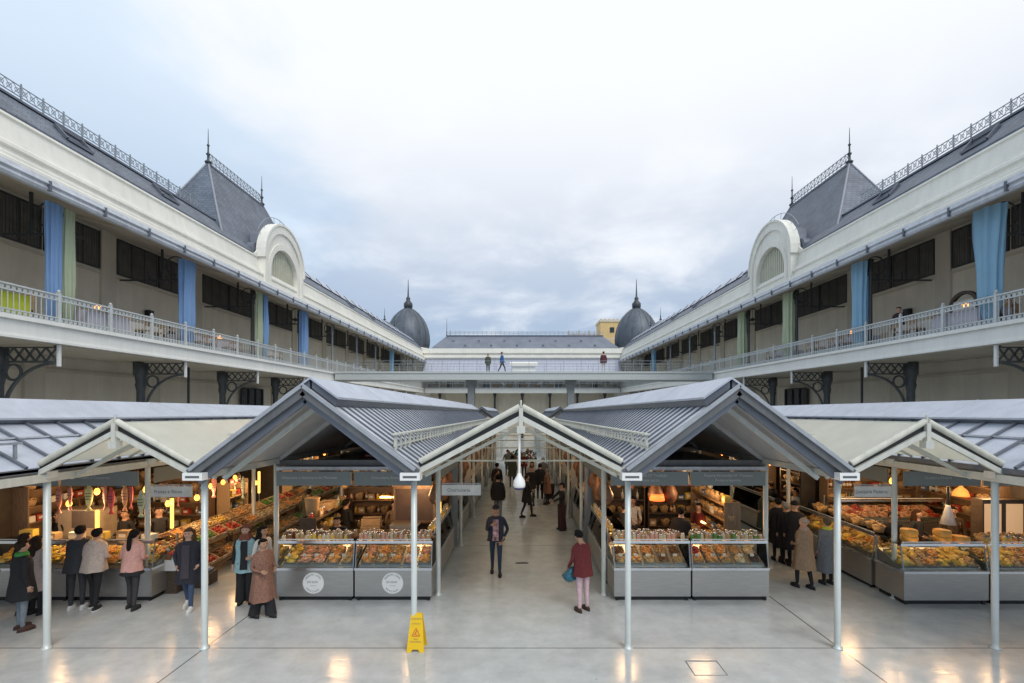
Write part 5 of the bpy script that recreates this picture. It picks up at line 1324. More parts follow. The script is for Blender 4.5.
for s in (-1, 1):
    b = thing('loudspeaker', f'small dark loudspeaker on the {SIDE[s]} balcony wall', 'speaker', (s * 19.45 + (RW if s > 0 else 0), 24.6 if s < 0 else 24.2, 8.9))
    m = MB(); m.box(-.12, .12, -.16, .16, 0, .4); lpart(m, 'case', [black], b)
    m = MB(); m.ring((-s * .125, 0, .13), .08, .02, axis='x', n=10); m.ring((-s * .125, 0, .3), .05, .02, axis='x', n=10); lpart(m, 'cone', [iron], b)
# ================================================================== people
SKINS = [mat('skin_light', (.55, .33, .23), .5, var=.06), mat('skin_warm', (.42, .24, .15), .5, var=.06), mat('skin_brown', (.22, .12, .07), .5, var=.06)]
def cloth(nm, c, var=.15, scale=18, bump=.25): return mat('cloth_' + nm, c, .85, var=var, scale=scale, bump=bump, bscale=22)
EYE = mat('eye_dark', (.02, .015, .012), .2); LIP = mat('lip', (.35, .12, .09), .5)
def V(*a): return Vector(a)

def body_mesh(P):
    """skeleton -> skin modifier -> one continuous body; faces get cloth or skin from the nearest bone"""
    k = P['h'] / 1.72; vs, rad, ed, tags = [], [], [], []
    def add(p, r, par=None, t=None):
        vs.append(Vector(p)); rad.append(r); i = len(vs) - 1
        if par is not None: ed.append((par, i)); tags.append(t)
        return i
    lean = P.get('lean', 0); st = P.get('stride', 0); fat = P.get('fat', 1.0)
    def tl(p):                                    # lean the upper body forward about the hips
        p = Vector(p); d = max(0, p.z - .95); p.y -= math.sin(lean) * d; p.z = .95 + (p.z - .95) * math.cos(lean) if p.z > .95 else p.z; return p
    pel = add((0, 0, .95), .135 * fat); sp1 = add(tl((0, 0, 1.10)), .125 * fat, pel, 'top'); ch = add(tl((0, .005, 1.28)), .145 * fat, sp1, 'top')
    ub = add(tl((0, .005, 1.40)), .10 * fat, ch, 'top'); nk = add(tl((0, 0, 1.485)), .056, ub, 'neck'); n2 = add(tl((0, -.012, 1.54)), .053, nk, 'head')
    bow = P.get('bow', 0)
    def th(p):
        p = Vector(p); a = Vector((0, -.01, 1.53)); d = p - a; c, s_ = math.cos(bow), math.sin(bow)
        return tl(a + Vector((d.x, d.y * c - d.z * s_, d.z * c + d.y * s_)))
    h1 = add(th((0, -.02, 1.60)), .078, n2, 'head'); h2 = add(th((0, -.012, 1.655)), .088, h1, 'head'); add(th((0, -.005, 1.695)), .066, h2, 'head')
    add(th((0, -.118, 1.625)), .013, h1, 'head')
    for s in (-1, 1): add(th((s * .088, 0, 1.63)), .018, h1, 'head')
    # arms
    for s, pose in ((-1, P['arms'][0]), (1, P['arms'][1])):
        E, W = {'down': ((.245, .03, 1.13), (.25, -.03, .89)), 'front': ((.25, .02, 1.13), (.15, -.24, 1.08)), 'pocket': ((.30, .07, 1.13), (.21, -.06, .96)),
                'phone': ((.235, -.04, 1.12), (.09, -.22, 1.28)), 'reach': ((.22, -.2, 1.22), (.15, -.45, 1.12)), 'swingf': ((.245, -.06, 1.14), (.24, -.22, .95)), 'swingb': ((.25, .12, 1.14), (.25, .14, .90)),
                'hold': ((.26, -.02, 1.14), (.24, -.20, .95)), 'face': ((.22, -.10, 1.16), (.07, -.20, 1.40))}[pose]
        S = tl((s * .175, .0, 1.405)); E = tl((s * E[0], E[1], E[2])); W = tl((s * W[0], W[1], W[2]))
        sh = add(S, .066, ub, 'top'); mid = add((S + E) / 2, .052, sh, 'top'); el = add(E, .043, mid, 'top'); m2 = add(E.lerp(W, .5), .040, el, 'top'); wr = add(W, .028, m2, 'top')
        d = (W - E).normalized(); inn = Vector((-s, 0, 0)); inn = (inn - d * inn.dot(d)).normalized(); side = d.cross(inn).normalized()
        if side.y > 0: side = -side
        pm = add(W + d * .045, .029, wr, 'hand')
        for i, (o, ln) in enumerate(((.030, .062), (.011, .072), (-.009, .068), (-.028, .052))):
            kn = add(W + d * .085 + side * o, .0105, pm, 'hand'); f1 = add(W + d * (.085 + ln * .55) + side * o * 1.1 + inn * .012, .0092, kn, 'hand'); add(W + d * (.085 + ln * .9) + side * o * 1.05 + inn * .04, .008, f1, 'hand')
        t1 = add(W + d * .05 + side * .045 + inn * .012, .011, pm, 'hand'); add(W + d * .085 + side * .055 + inn * .035, .009, t1, 'hand')
    feet = []
    for s in (-1, 1):
        a = s * st * .5
        hp = add((s * .09, 0, .90), .098 * fat, pel, 'legs'); 
        if P.get('sit'):
            kn = add((s * .11, -.44, .50), .062, hp, 'legs'); an = add((s * .11, -.42, .10), .042, kn, 'legs'); fy = -.42
        else:
            bend = .06 + abs(st) * .12 if a > 0 else .01
            kn = add((s * .098, -a * .45 - bend * .6, .50), .06, hp, 'legs'); lift = .05 * abs(st) / .5 if a < 0 else .0
            an = add((s * .10, -a + .02, .095 + lift), .042, kn, 'legs'); fy = -a + .02
            cf = None
        ft = add((s * .11, fy - .11, .045), .034, an, 'shoe'); feet.append((s * .108, fy - .055, 0))
    me = bpy.data.meshes.new('person'); me.from_pydata([v * k for v in vs], ed, [])
    o = bpy.data.objects.new('person', me); COL.objects.link(o)
    md = o.modifiers.new('skin', 'SKIN'); md.use_smooth_shade = True
    if not me.skin_vertices: raise RuntimeError('no skin layer')
    for i, sv in enumerate(me.skin_vertices[0].data): sv.radius = (rad[i] * k, rad[i] * k); sv.use_root = (i == 0)
    sb = o.modifiers.new('sub', 'SUBSURF'); sb.levels = 1; sb.render_levels = 1
    dg = bpy.context.evaluated_depsgraph_get(); me2 = bpy.data.meshes.new_from_object(o.evaluated_get(dg)); bpy.data.objects.remove(o)
    me2.name = 'person'; me2.materials.clear()
    mm = {'top': 0, 'legs': 1, 'head': 2, 'hand': 2, 'neck': 2, 'shoe': 3}
    for q in (P['top'], P['legs'], P['skin'], P['shoe'], EYE, LIP): me2.materials.append(q)
    segs = [(vs[a] * k, vs[b] * k, mm[t]) for (a, b), t in zip(ed, tags)]
    def warp(p):
        z = p.z / k
        if .84 < z < 1.44 and abs(p.x) < .17 * k:
            t = min(1, (z - .84) / .1) * min(1, (1.44 - z) / .06); p.y = p.y * (1 - .22 * t) ; p.x *= 1 + .12 * t
        return p
    cols = []
    for p in me2.polygons:
        c = p.center; best, bi = 1e9, 0
        for a, b, t in segs:
            d = b - a; u = max(0, min(1, (c - a).dot(d) / d.length_squared)); q = (a + d * u - c).length_squared
            if q < best: best, bi = q, t
        if bi == 0 and c.z > 1.50 * k and abs(c.x) < .12 * k: bi = 2
        cols.append(bi)
    me2.polygons.foreach_set('material_index', cols)
    for v in me2.vertices: v.co = warp(v.co)
    bm = bmesh.new(); bm.from_mesh(me2)
    for s in (-1, 1):
        for dx, dz, rx, rz_, mi in ((.034, 1.645, .013, .008, 4),):
            n0 = len(bm.faces); c = th((s * dx, -.092, dz)) * k
            r = bmesh.ops.create_uvsphere(bm, u_segments=6, v_segments=4, radius=rx * k, matrix=Matrix.Translation(c))
            for v in r['verts']:
                for f in v.link_faces: f.material_index = mi
    c = th((0, -.096, 1.578)) * k; r = bmesh.ops.create_uvsphere(bm, u_segments=6, v_segments=4, radius=.02 * k, matrix=Matrix.Translation(c) @ Matrix.Diagonal((1, .4, .3, 1)))
    for v in r['verts']:
        for f in v.link_faces: f.material_index = 5
    bm.to_mesh(me2); bm.free()
    for p in me2.polygons: p.use_smooth = True
    return me2, th, tl, feet, k

def person(label, pos, face, P, group=None):
    """face: heading in degrees, 0 looks at the camera, 90 looks to the right of the picture, 180 away"""
    D = dict(h=1.68, arms=('down', 'down'), stride=0, top=None, legs=None, shoe=cloth('shoe_black', (.02, .02, .022)), skin=SKINS[0], hair=('short', (.03, .02, .015)))
    D.update(P); me, th, tl, feet, k = body_mesh(D)
    root = thing('person', label, 'person', pos, R(face), group)
    link('body', me, root)
    # hair
    hs, hc = D['hair']; hm = mat('hair_%02d%02d%02d' % tuple(int(c * 99) for c in hc), hc, .8, var=.35, scale=30, bump=.3, spec=.15)
    m = MB(); c = th((0, .006, 1.652)) * k
    if hs in ('short', 'long', 'bun', 'tail'):
        fr = c.y - .045 * k; 
        m.ellip(c, .097 * k, .107 * k, .103 * k, 16, 12, 0, lambda p: not (p.y < fr and p.z < c.z + .04 * k) and p.z > c.z - (.01 + .11 * max(0, min(1, (p.y - c.y + .03 * k) / (.08 * k)))) * k)
        m.ellip(c + V(0, -.05, .06) * k, .075 * k, .05 * k, .035 * k, 10, 6, 0)
    if hs == 'long':
        for s in (-1, 1):
            q = c + V(s * .075, .02, 0) * k; m.loft([(q.x, q.y, q.z + .04 * k, .03 * k, .06 * k), (q.x * 1.05, q.y, q.z - .1 * k, .04 * k, .07 * k), (q.x * 1.1, q.y + .0, q.z - .25 * k, .04 * k, .055 * k), (q.x, q.y, q.z - .33 * k, .015 * k, .02 * k)], 8)
        m.loft([(c.x, c.y + .07 * k, c.z + .02 * k, .09 * k, .045 * k), (c.x, c.y + .085 * k, c.z - .15 * k, .11 * k, .045 * k), (c.x, c.y + .10 * k, c.z - .32 * k, .10 * k, .035 * k), (c.x, c.y + .10 * k, c.z - .40 * k, .05 * k, .02 * k)], 12, 0, .08, True, True)
    if hs == 'tail':
        m.loft([(c.x, c.y + .09 * k, c.z + .06 * k, .03 * k, .03 * k), (c.x, c.y + .13 * k, c.z - .05 * k, .045 * k, .035 * k), (c.x, c.y + .15 * k, c.z - .25 * k, .05 * k, .035 * k), (c.x, c.y + .13 * k, c.z - .45 * k, .04 * k, .03 * k), (c.x, c.y + .12 * k, c.z - .55 * k, .015 * k, .012 * k)], 10, 0, .06, True, True)
    if hs == 'bun': m.ellip(c + V(0, .10, .06) * k, .05 * k, .045 * k, .05 * k, 10, 6)
    if hs == 'hijab':
        fr = c.y - .055 * k
        m.ellip(c + V(0, .004, -.01) * k, .112 * k, .118 * k, .122 * k, 16, 12, 0, lambda p: not (p.y < fr and p.z < c.z + .055 * k))
        m.loft([(c.x, c.y + .0 * k, c.z - .09 * k, .085 * k, .085 * k), (c.x, c.y, c.z - .16 * k, .12 * k, .10 * k), (c.x, c.y, c.z - .24 * k, .17 * k, .12 * k)], 16, 0, .05)
    if hs == 'hat':
        m.ellip(c + V(0, 0, .0) * k, .108 * k, .116 * k, .115 * k, 14, 10, 0, lambda p: p.z > c.z + .005 * k); m.lathe([(.112 * k, 0), (.118 * k, .02 * k), (.112 * k, .04 * k)], c + V(0, 0, .0), 16)
    if hs == 'cap':
        m.ellip(c, .106 * k, .114 * k, .11 * k, 14, 10, 0, lambda p: p.z > c.z + .02 * k); m.prism([(c.x - .08 * k, c.y - .08 * k), (c.x + .08 * k, c.y - .08 * k), (c.x + .06 * k, c.y - .19 * k), (c.x - .06 * k, c.y - .19 * k)], 'z', c.z + .03 * k, c.z + .045 * k)
        m.ellip(c + V(0, .02, -.02) * k, .10 * k, .10 * k, .09 * k, 12, 8, 0, lambda p: p.y > c.y - .02 * k)
    lpart(m, {'hijab': 'headscarf', 'hat': 'hat', 'cap': 'cap'}.get(hs, 'hair'), [hm], root)
    # shoes
    if not D.get('noshoes'):
        for x, y, z in feet:
            m = MB(); m.ellip((x * k, y * k, .05 * k), .048 * k, .135 * k, .05 * k, 12, 8, 0, lambda p: p.z > .01); m.loft([(x * k, y * k, .0, .046 * k, .135 * k), (x * k, y * k, .025 * k, .05 * k, .14 * k)], 14, 1, cap0=True, cap1=True)
            lpart(m, 'shoe', [D['shoe'], D.get('sole', D['shoe'])], root)
    # coat shell
    if 'coat' in D:
        cm, hem, wid = D['coat']; top = tl((0, 0, 1.475)) * k
        rings = []
        for z, rx, ry in ((1.485, .07, .065), (1.455, .13, .085), (1.41, .185, .108), (1.30, .20, .135), (1.12, .185, .135), (.96, .195, .15)):
            if z > hem: p = tl((0, 0, z)) * k; rings.append((0, p.y, p.z, rx * k * wid, ry * k * wid))
        n = 3
        if hem < .93:
            for i in range(1, n + 1): z = .96 + (hem - .96) * i / n; rings.append((0, 0, z * k, (.195 + .05 * i / n * min(1, (.96 - hem) * 2)) * k * wid, (.155 + .05 * i / n * min(1, (.96 - hem) * 2)) * k * wid))
        else: p = tl((0, 0, hem)) * k; rings.append((0, p.y, p.z, .19 * k * wid, .145 * k * wid))
        m = MB(); m.loft(rings, 28, 0, .085, cap0=True, k=6, ph=len(label))
        lpart(m, 'coat', [cm], root)
        if D.get('open'):
            m = MB(); rr = [(0, cy - .012 * k, z, rx * .35, ry) for cx, cy, z, rx, ry in rings[2:-1]]
            vs, fs = [], []
            for j, (cx, cy, z, rx, ry) in enumerate(rr): vs += [(-rx, cy - ry * .985, z), (0, cy - ry * 1.03, z), (rx, cy - ry * .985, z)]
            for j in range(len(rr) - 1): fs += [(3 * j, 3 * j + 1, 3 * j + 4, 3 * j + 3), (3 * j + 1, 3 * j + 2, 3 * j + 5, 3 * j + 4)]
            m.add(vs, fs, 0, True); lpart(m, 'shirt_front', [D['open']], root)
    if 'skirt' in D:
        sm, hem = D['skirt']; m = MB(); m.loft([(0, 0, 1.0 * k, .165 * k, .13 * k), (0, 0, .85 * k, .20 * k, .165 * k), (0, 0, hem * k, .24 * k, .19 * k)], 20, 0, .07); lpart(m, 'skirt', [sm], root)
    if 'wide' in D:
        for s in (-1, 1):
            m = MB(); f = feet[0 if s < 0 else 1]; m.loft([(s * .085 * k, 0, .93 * k, .115 * k, .135 * k), (s * .09 * k, f[1] * .4 * k, .5 * k, .10 * k, .11 * k), (f[0] * k, (f[1] + .05) * k, .06 * k, .115 * k, .12 * k)], 14, 0, .05); lpart(m, 'trouser_leg', [D['wide']], root)
    if 'scarf' in D:
        m = MB(); p = tl((0, 0, 1.47)) * k
        m.loft([(0, p.y, p.z - .04 * k, .12 * k, .10 * k), (0, p.y, p.z + .01 * k, .125 * k, .105 * k), (0, p.y, p.z + .055 * k, .095 * k, .085 * k), (0, p.y, p.z + .06 * k, .06 * k, .055 * k)], 16, 0, .08); lpart(m, 'scarf', [D['scarf']], root)
    if 'hood' in D:
        m = MB(); p = tl((0, .09, 1.45)) * k; m.ellip(p, .11 * k, .06 * k, .075 * k, 12, 8); lpart(m, 'hood', [D['hood']], root)
    if 'apron' in D:
        m = MB(); vs = []
        for z, r in ((1.30, .06), (1.12, .10), (.98, .17), (.6, .2)): 
            p = tl((0, -.165, z)) * k; vs += [(-r * k, p.y, p.z), (0, p.y - .02, p.z), (r * k, p.y, p.z)]
        m.add(vs, [f for j in range(3) for f in ((3 * j, 3 * j + 1, 3 * j + 4, 3 * j + 3), (3 * j + 1, 3 * j + 2, 3 * j + 5, 3 * j + 4))], 0, True); lpart(m, 'apron', [D['apron']], root)
    return root
blk = cloth('black', (.014, .014, .016)); chr_ = cloth('charcoal', (.035, .037, .042)); navy = cloth('navy', (.018, .024, .042)); jean = cloth('denim', (.045, .075, .14)); jeand = cloth('dark_denim', (.025, .04, .075))
beige = cloth('beige', (.52, .42, .36)); pinkc = cloth('pink', (.62, .33, .28)); grey = cloth('grey_wool', (.16, .17, .18)); tan = cloth('tan_wool', (.30, .20, .12)); brownc = cloth('brown_pattern', (.22, .11, .075), var=.5, scale=45)
teal = cloth('pale_blue', (.28, .44, .47)); maroon = cloth('maroon', (.13, .018, .02)); pinkt = cloth('pale_pink', (.66, .46, .50)); greyt = cloth('grey_trouser', (.20, .23, .26)); green = cloth('green', (.06, .28, .06)); limec = cloth('lime', (.42, .52, .04))
plaid = cloth('plaid', (.10, .07, .05), var=.7, scale=14); whitec = cloth('white_shirt', (.6, .58, .55)); wsh = cloth('shoe_white', (.66, .66, .64)); bsh = cloth('shoe_brown', (.07, .035, .025)); patt = cloth('pattern_shirt', (.42, .24, .25), var=.9, scale=14)
bluec = cloth('blue_jacket', (.02, .10, .28)); olive = cloth('olive', (.06, .07, .05)); pale = cloth('pale_jacket', (.46, .36, .32))
brn = (.07, .035, .02); dkb = (.035, .022, .016); blkh = (.012, .01, .01); gry = (.35, .33, .30); bld = (.42, .34, .24)

# left side aisle
person('woman in long black coat with green scarf and grey trousers at the far left edge', gp(22, 630), 150, dict(h=1.70, top=blk, legs=greyt, coat=(blk, .62, 1.12), scarf=green, shoe=bsh, hair=('short', dkb), fat=1.1))
person('person in dusty pink coat half hidden behind the woman with the green scarf', gp(37, 614), 170, dict(h=1.60, top=pale, legs=blk, coat=(pale, .55, 1.0), hair=('long', dkb)))
person('person in charcoal jacket and white trainers leaning at the lit counter', gp(77, 609), 195, dict(h=1.74, top=chr_, legs=chr_, coat=(chr_, .80, 1.1), shoe=wsh, lean=.16, arms=('front', 'reach'), hair=('short', blkh)))
person('person in beige hooded jacket and black trousers seen from behind', gp(94, 609), 185, dict(h=1.68, top=beige, legs=blk, coat=(beige, .84, 1.18), hood=beige, shoe=blk, sole=wsh, stride=.2, lean=.12, arms=('front', 'front'), hair=('short', blkh)))
person('woman in pink jacket with long black ponytail and black tights', gp(132, 609), 180, dict(h=1.66, top=pinkc, legs=cloth('tights', (.04, .038, .04)), coat=(pinkc, .86, 1.08), skirt=(blk, .78), stride=.12, lean=.1, arms=('front', 'front'), hair=('tail', blkh)))
person('woman with long brown hair in open black coat and blue jeans walking towards the camera', gp(189, 609), 12, dict(h=1.70, top=navy, legs=jean, coat=(cloth('black_wool', (.02, .021, .03)), .60, 1.1), open=cloth('dark_scarf', (.05, .04, .05)), shoe=wsh, stride=.35, arms=('pocket', 'pocket'), hair=('long', (.10, .055, .03))))
person('woman in pale blue vest, black clothes and reddish headscarf', gp(246, 603), 15, dict(h=1.70, top=blk, legs=blk, coat=(teal, .72, 1.05), open=blk, wide=blk, hair=('hijab', (.20, .07, .045)), arms=('down', 'front')))
person('woman in long brown patterned coat with a small shoulder bag', gp(263, 617), 60, dict(h=1.58, top=brownc, legs=blk, coat=(brownc, .40, 1.12), wide=blk, stride=.3, hair=('short', blkh), arms=('front', 'front'), skin=SKINS[1], fat=1.1))
person('woman with thick dark hair in white top behind the brown coat', gp(263, 602), 75, dict(h=1.66, top=whitec, legs=cloth('cream_trouser', (.45, .38, .32)), hair=('long', blkh), skin=SKINS[1]))
m = MB(); m.prism([(-.11, 0), (.11, 0), (.09, .16), (-.09, .16)], 'y', -.04, .04); m.ring((0, 0, .16), .07, .012, axis='y', n=10, a0=0, a1=math.pi)
x, y, z = gp(276, 612); single(m, 'handbag', [grey], 'small grey handbag held beside the brown patterned coat', 'bag', loc=(x - .1, y - .1, .78 + z))
# vendors and crowd at the left edge
person('vendor in black with dark hair behind the lit cabinet of the outer left stall', at(126, 585, 11.9)[:2] + (G(11.9),), -10, dict(h=1.72, top=blk, legs=blk, arms=('front', 'front'), hair=('short', blkh), skin=SKINS[1]))
person('person in dark plaid jacket in the shade at the far left', (-12.4, 11.9, G(12)), 30, dict(h=1.82, top=plaid, legs=blk, coat=(plaid, .8, 1.15), hair=('hat', (.14, .18, .2))))
person('person in black anorak standing in front of the plaid jacket at the far left', (-10.3, 9.75, G(9.8)), 170, dict(h=1.66, top=blk, legs=blk, coat=(blk, .7, 1.15), hair=('short', dkb)))
person('fair haired person in black in the shade behind the far left counter', (-11.6, 11.8, G(12)), -20, dict(h=1.7, top=blk, legs=blk, hair=('short', (.2, .15, .08))))
# left front stall
person('vendor in black bending over the counter of the left front stall', (-4.55, 11.75, G(11.7)), 10, dict(h=1.66, top=blk, legs=blk, lean=.35, arms=('reach', 'front'), hair=('short', blkh)))
person('vendor in black standing at the shelves of the left front stall', (-4.95, 13.3, G(13.3)), 150, dict(h=1.72, top=blk, legs=blk, arms=('front', 'front'), hair=('short', blkh)))
person('vendor in dark apron near the aisle side of the left front stall', (-2.6, 13.6, G(13.6)), 60, dict(h=1.68, top=blk, legs=blk, arms=('front', 'front'), hair=('cap', (.02, .02, .02))))
# central aisle
person('man in open dark jacket, patterned shirt and jeans walking up the central aisle', gp(496, 574), 0, dict(h=1.76, top=navy, legs=jeand, coat=(navy, .86, 1.08), open=patt, stride=.28, arms=('phone', 'pocket'), hair=('cap', (.03, .03, .04)), skin=SKINS[1]))
person('tall person in dark jacket walking behind the man in the patterned shirt', gp(498, 522), 175, dict(h=1.8, top=blk, legs=greyt, coat=(blk, .82, 1.15), stride=.3, hair=('short', blkh)))
person('dark figure further up the aisle behind the tall one', gp(497, 500), 170, dict(h=1.76, top=blk, legs=blk, coat=(blk, .6, 1.1), hair=('short', blkh)))
person('woman in short black coat and black tights striding in the central aisle', gp(527, 517), 90, dict(h=1.68, top=blk, legs=blk, coat=(blk, .62, 1.15), stride=.45, hair=('short', dkb), arms=('front', 'front')))
person('person in dark jacket with pale bag strap behind the striding woman', gp(531, 505), 0, dict(h=1.74, top=blk, legs=chr_, coat=(blk, .75, 1.1), hair=('short', dkb), stride=.2))
person('broad person in black jacket and white shoes beside the shopping trolley', gp(540, 501), 180, dict(h=1.76, top=blk, legs=blk, coat=(blk, .8, 1.25), shoe=wsh, hair=('short', dkb), arms=('down', 'hold'), stride=.2))
person('pale haired person in grey partly hidden beyond the broad black jacket', gp(543, 490), 180, dict(h=1.74, top=grey, legs=blk, coat=(grey, .75, 1.1), hair=('short', gry)))
person('vendor in black top and dark maroon trousers reaching left at the right aisle counter', gp(562, 530), -70, dict(h=1.66, top=blk, legs=cloth('dark_maroon', (.05, .02, .022)), wide=cloth('dark_maroon', (.05, .02, .022)), arms=('reach', 'reach'), hair=('cap', (.015, .015, .015))))
person('person in maroon jacket and pale pink trousers looking down with a teal bag', gp(583, 611), -150, dict(h=1.66, top=maroon, legs=pinkt, coat=(maroon, .80, 1.15), shoe=bsh, lean=.15, bow=.5, arms=('swingf', 'hold'), hair=('short', blkh), skin=SKINS[1]))
b = thing('shopping_trolley', 'black wheeled shopping trolley in the central aisle', 'trolley', gp(549, 502))
m = MB(); m.prism([(-.2, .18), (.2, .18), (.26, .85), (-.26, .85)], 'y', -.16, .16); lpart(m, 'bag', [blk], b)
m = MB(); m.tube((.2, .18, .06), (.26, .2, 1.05), .015, n=6); m.tube((-.2, .18, .06), (-.26, .2, 1.05), .015, n=6); m.tube((-.26, .2, 1.05), (.26, .2, 1.05), .015, n=6); lpart(m, 'frame', [irong], b)
for s in (-1, 1): m = MB(); m.tube((s * .2 - .015, .18, .09), (s * .2 + .015, .18, .09), .09, n=12); lpart(m, 'wheel', [black], b)
x, y, z = gp(577, 611)
b = thing('carrier_bag', 'teal carrier bag held by the person in the maroon jacket', 'bag', (x - .16, y + .02, .62 + z))
m = MB(); m.loft([(0, 0, 0, .07, .05), (.01, 0, .05, .135, .10), (-.02, 0, .12, .14, .09), (.02, 0, .19, .11, .08), (.05, 0, .26, .06, .05), (.07, 0, .31, .03, .02)], 14, 0, .3, True, True, 3); lpart(m, 'pouch', [mat('teal_plastic', (.02, .12, .18), .35, var=.5, scale=14, bump=.4)], b)
m = MB(); m.path([(0, 0, .30), (.02, 0, .36), (.05, 0, .38)], .012); lpart(m, 'handle', [mat('teal_plastic', (.02, .12, .18))], b)
# right front stall
person('vendor in black turned to the shelves of the right front stall', (4.05, 11.9, G(11.9)), 140, dict(h=1.78, top=blk, legs=blk, coat=(blk, .8, 1.2), arms=('front', 'front'), hair=('short', blkh)))
person('vendor in dark clothes at the left of the right front stall', (2.85, 12.9, G(12.9)), 120, dict(h=1.7, top=chr_, legs=blk, arms=('front', 'reach'), hair=('short', dkb)))
# right side aisle
person('older person in tan coat and pale knitted hat with back to the camera', gp(804, 588), 200, dict(h=1.64, top=tan, legs=blk, coat=(tan, .50, 1.2), hair=('hat', (.36, .29, .24)), stride=.25, scarf=cloth('tan_scarf', (.42, .29, .22)), arms=('front', 'front')))
person('person in grey coat with lime collar half behind the right post', gp(827, 584), 185, dict(h=1.58, top=grey, legs=blk, coat=(grey, .35, 1.2), scarf=limec, hair=('short', (.12, .09, .05))))
person('person in long black coat in the right side aisle nearest the counter corner', gp(778, 560), 175, dict(h=1.74, top=blk, legs=blk, coat=(blk, .5, 1.1), hair=('short', blkh)))
person('grey haired person in black coat between two others in the right side aisle', gp(786, 563), 190, dict(h=1.66, top=blk, legs=blk, coat=(blk, .45, 1.15), hair=('short', gry)))
person('tall person in black coat with dark cap just left of the tan coat', gp(795, 567), 170, dict(h=1.76, top=blk, legs=blk, coat=(blk, .5, 1.2), hair=('hat', (.02, .02, .02)), stride=.2))
person('long haired woman in dark blue jacket far down the right side aisle', gp(811, 545), 60, dict(h=1.72, top=navy, legs=blk, coat=(navy, .7, 1.1), hair=('long', blkh)))
person('dark figure at the far end of the right side aisle', gp(771, 530), 180, dict(h=1.72, top=blk, legs=blk, coat=(blk, .6, 1.1), hair=('short', dkb)))
person('vendor in black cap and apron behind the inner counter of the outer right stall', (9.15, 11.6, G(11.6)), -15, dict(h=1.74, top=blk, legs=blk, coat=(blk, .8, 1.15), apron=chr_, arms=('front', 'front'), lean=.1, hair=('cap', (.015, .015, .015)), skin=SKINS[1]))
person('vendor with brown hair further right behind the outer right counter', (10.2, 12.1, G(12)), 20, dict(h=1.66, top=chr_, legs=blk, arms=('front', 'front'), hair=('long', brn)))
person('vendor in dark clothes at the outer edge of the right stall', (11.3, 12.3, G(12)), -30, dict(h=1.7, top=plaid, legs=blk, hair=('short', dkb), arms=('front', 'down')))
# more shoppers: far left stall, deep in the aisles and at the right stalls
EXTRA = [((-10.6, 9.2), 172, 'short person in black quilted coat at the left edge counter, by the plaid jacket', blk, .55, ('short', dkb)),
 ((-11.0, 9.6), 165, 'person in dark navy coat at the far left counter edge', navy, .5, ('long', dkb)),
 ((-1.05, 20.5), 100, 'person in charcoal coat facing the left counters deep in the central aisle', chr_, .5, ('short', dkb)),
 ((.55, 23.5), 0, 'person in pale jacket walking this way far down the central aisle', pale, .8, ('long', brn)),
 ((-.5, 26.5), 180, 'person in olive coat walking away far down the central aisle', olive, .6, ('short', blkh)),
 ((1.2, 21.5), -95, 'person in brown coat at the right counters deep in the central aisle', brownc, .55, ('short', gry)),
 ((.2, 30.0), 0, 'person in maroon jacket near the far end of the central aisle', maroon, .8, ('short', dkb)),
 ((-.9, 31.5), 180, 'person in grey jacket near the far end of the central aisle', grey, .8, ('hat', (.02, .02, .02))),
 ((7.7, 14.9), -90, 'person in olive coat choosing bread in the right side aisle', olive, .55, ('short', dkb)),
 ((6.5, 17.5), 180, 'person in navy coat walking away in the right side aisle', navy, .5, ('short', gry)),
 ((7.3, 19.5), 0, 'person in charcoal jacket walking this way in the right side aisle', chr_, .8, ('short', blkh)),
 ((-7.0, 15.5), 180, 'person in dark olive coat walking away between the left produce stands', olive, .5, ('short', dkb)),
 ((-6.4, 18.5), 0, 'person in brown coat walking this way far along the left side aisle', brownc, .5, ('short', blkh)),
 ((-7.2, 21.5), 180, 'person in black coat far along the left side aisle', blk, .5, ('short', blkh)),
 ((3.2, 13.5), 10, 'vendor in white shirt at the back of the right front stall', whitec, 0, ('short', blkh)),
 ((5.0, 13.2), -60, 'vendor in dark red top under the hanging bags of the right front stall', maroon, 0, ('short', dkb)),
 ((-3.6, 13.4), 20, 'vendor in tan top at the back of the left front stall', tan, 0, ('short', blkh)),
 ((9.0, 15.4), -90, 'vendor in pale top behind the second bakery counter', whitec, 0, ('short', blkh)),
 ((-9.4, 12.2), 60, 'vendor in charcoal top beside the lit cabinet', chr_, 0, ('short', dkb)),
 ((-2.9, 17.0), 90, 'vendor in dark top behind the second left aisle counter', chr_, 0, ('short', blkh)),
 ((2.9, 17.4), -90, 'vendor in black behind the second right aisle counter', blk, 0, ('short', dkb))]
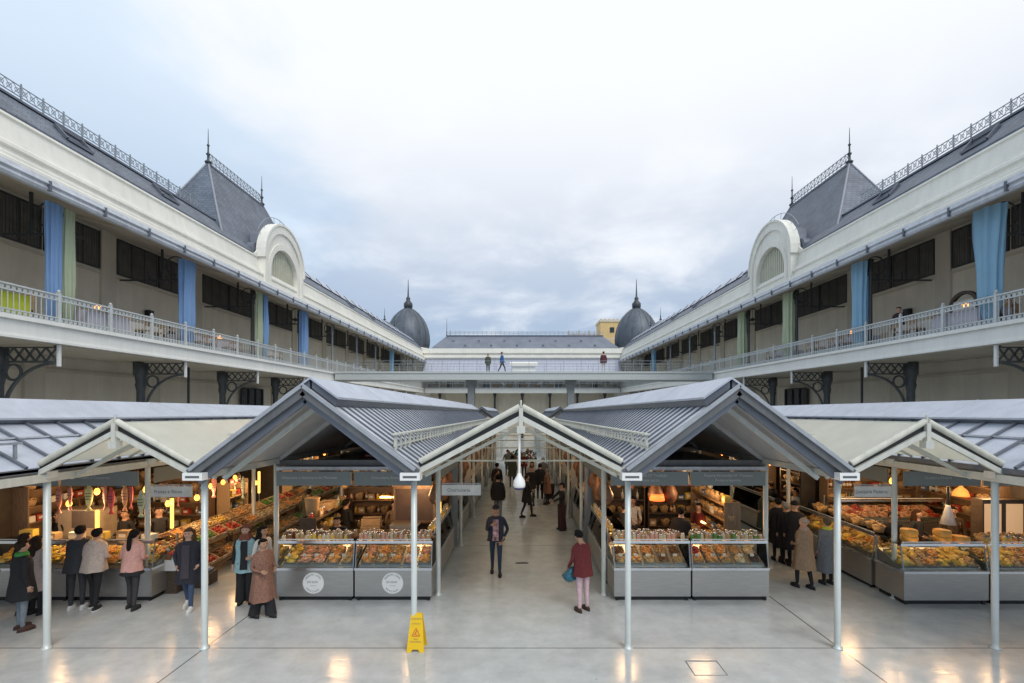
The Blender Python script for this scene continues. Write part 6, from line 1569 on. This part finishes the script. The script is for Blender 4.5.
for i, ((x, y), f, lab, tm, hem, hr) in enumerate(EXTRA):
    q = dict(h=1.62 + .035 * (i % 5), top=tm, legs=(blk, jeand, chr_)[i % 3], hair=hr, arms=(('front', 'front'), ('down', 'pocket'), ('pocket', 'front'))[i % 3], stride=.3 if f in (0, 180) else .08, skin=SKINS[(0, 0, 1)[i % 3]])
    if hem: q['coat'] = (tm, hem, 1.1)
    person(lab, (x, y, G(y)), f, q)
# footbridge and balconies
ZB = 7.142
def br(px): return ((px - VX) * 40.6 / F, 40.6, ZB)
person('dark clothed person standing on the footbridge left of the blue jacket', br(488), 0, dict(h=1.66, top=olive, legs=blk, coat=(olive, .8, 1.1), hair=('short', dkb)))
person('person in blue jacket and black trousers walking on the footbridge', br(502), 90, dict(h=1.80, top=bluec, legs=blk, coat=(bluec, .85, 1.1), stride=.6, hair=('short', dkb), arms=('swingb', 'swingf')))
person('person in dark red jacket and pale trousers at the right of the footbridge', br(603.5), 180, dict(h=1.84, top=cloth('dark_red', (.09, .025, .03)), legs=cloth('pale_trouser', (.5, .48, .48)), coat=(cloth('dark_red', (.09, .025, .03)), .82, 1.15), hair=('short', brn), scarf=pinkc))
ZG = 7.104
person('person in dark maroon top standing beside the second right balcony curtain', (17.6, 21.9, ZG), -60, dict(h=1.78, top=cloth('dark_maroon', (.05, .02, .022)), legs=blk, coat=(cloth('dark_maroon', (.05, .02, .022)), .8, 1.1), hair=('short', dkb)))
person('person in black at the right edge of the right balcony', (17.7, 15.3, ZG), -60, dict(h=1.72, top=blk, legs=blk, coat=(blk, .8, 1.1), hair=('short', blkh)))
for i, (x, y, f, t, hr) in enumerate(((-18.0, 18.3, 90, chr_, dkb), (-18.0, 24.2, 90, navy, brn), (-17.75, 20.2, 90, brownc, blkh), (-17.75, 26.8, 90, pale, brn), (-17.75, 31.4, 90, pinkc, bld), (18.2, 26.2, -90, chr_, blkh), (18.2, 17.5, -90, tan, brn))):
    nm = ['charcoal top', 'navy top', 'brown patterned top', 'dusty pink top', 'pink top', 'charcoal top', 'tan top'][i]
    person(f'diner in {nm} seated at a table of the {SIDE[1 if x > 0 else -1]} balcony', (x, y, ZG - .40), f, dict(h=1.70, top=t, legs=jeand, sit=True, arms=('front', 'front'), hair=('short', hr)))
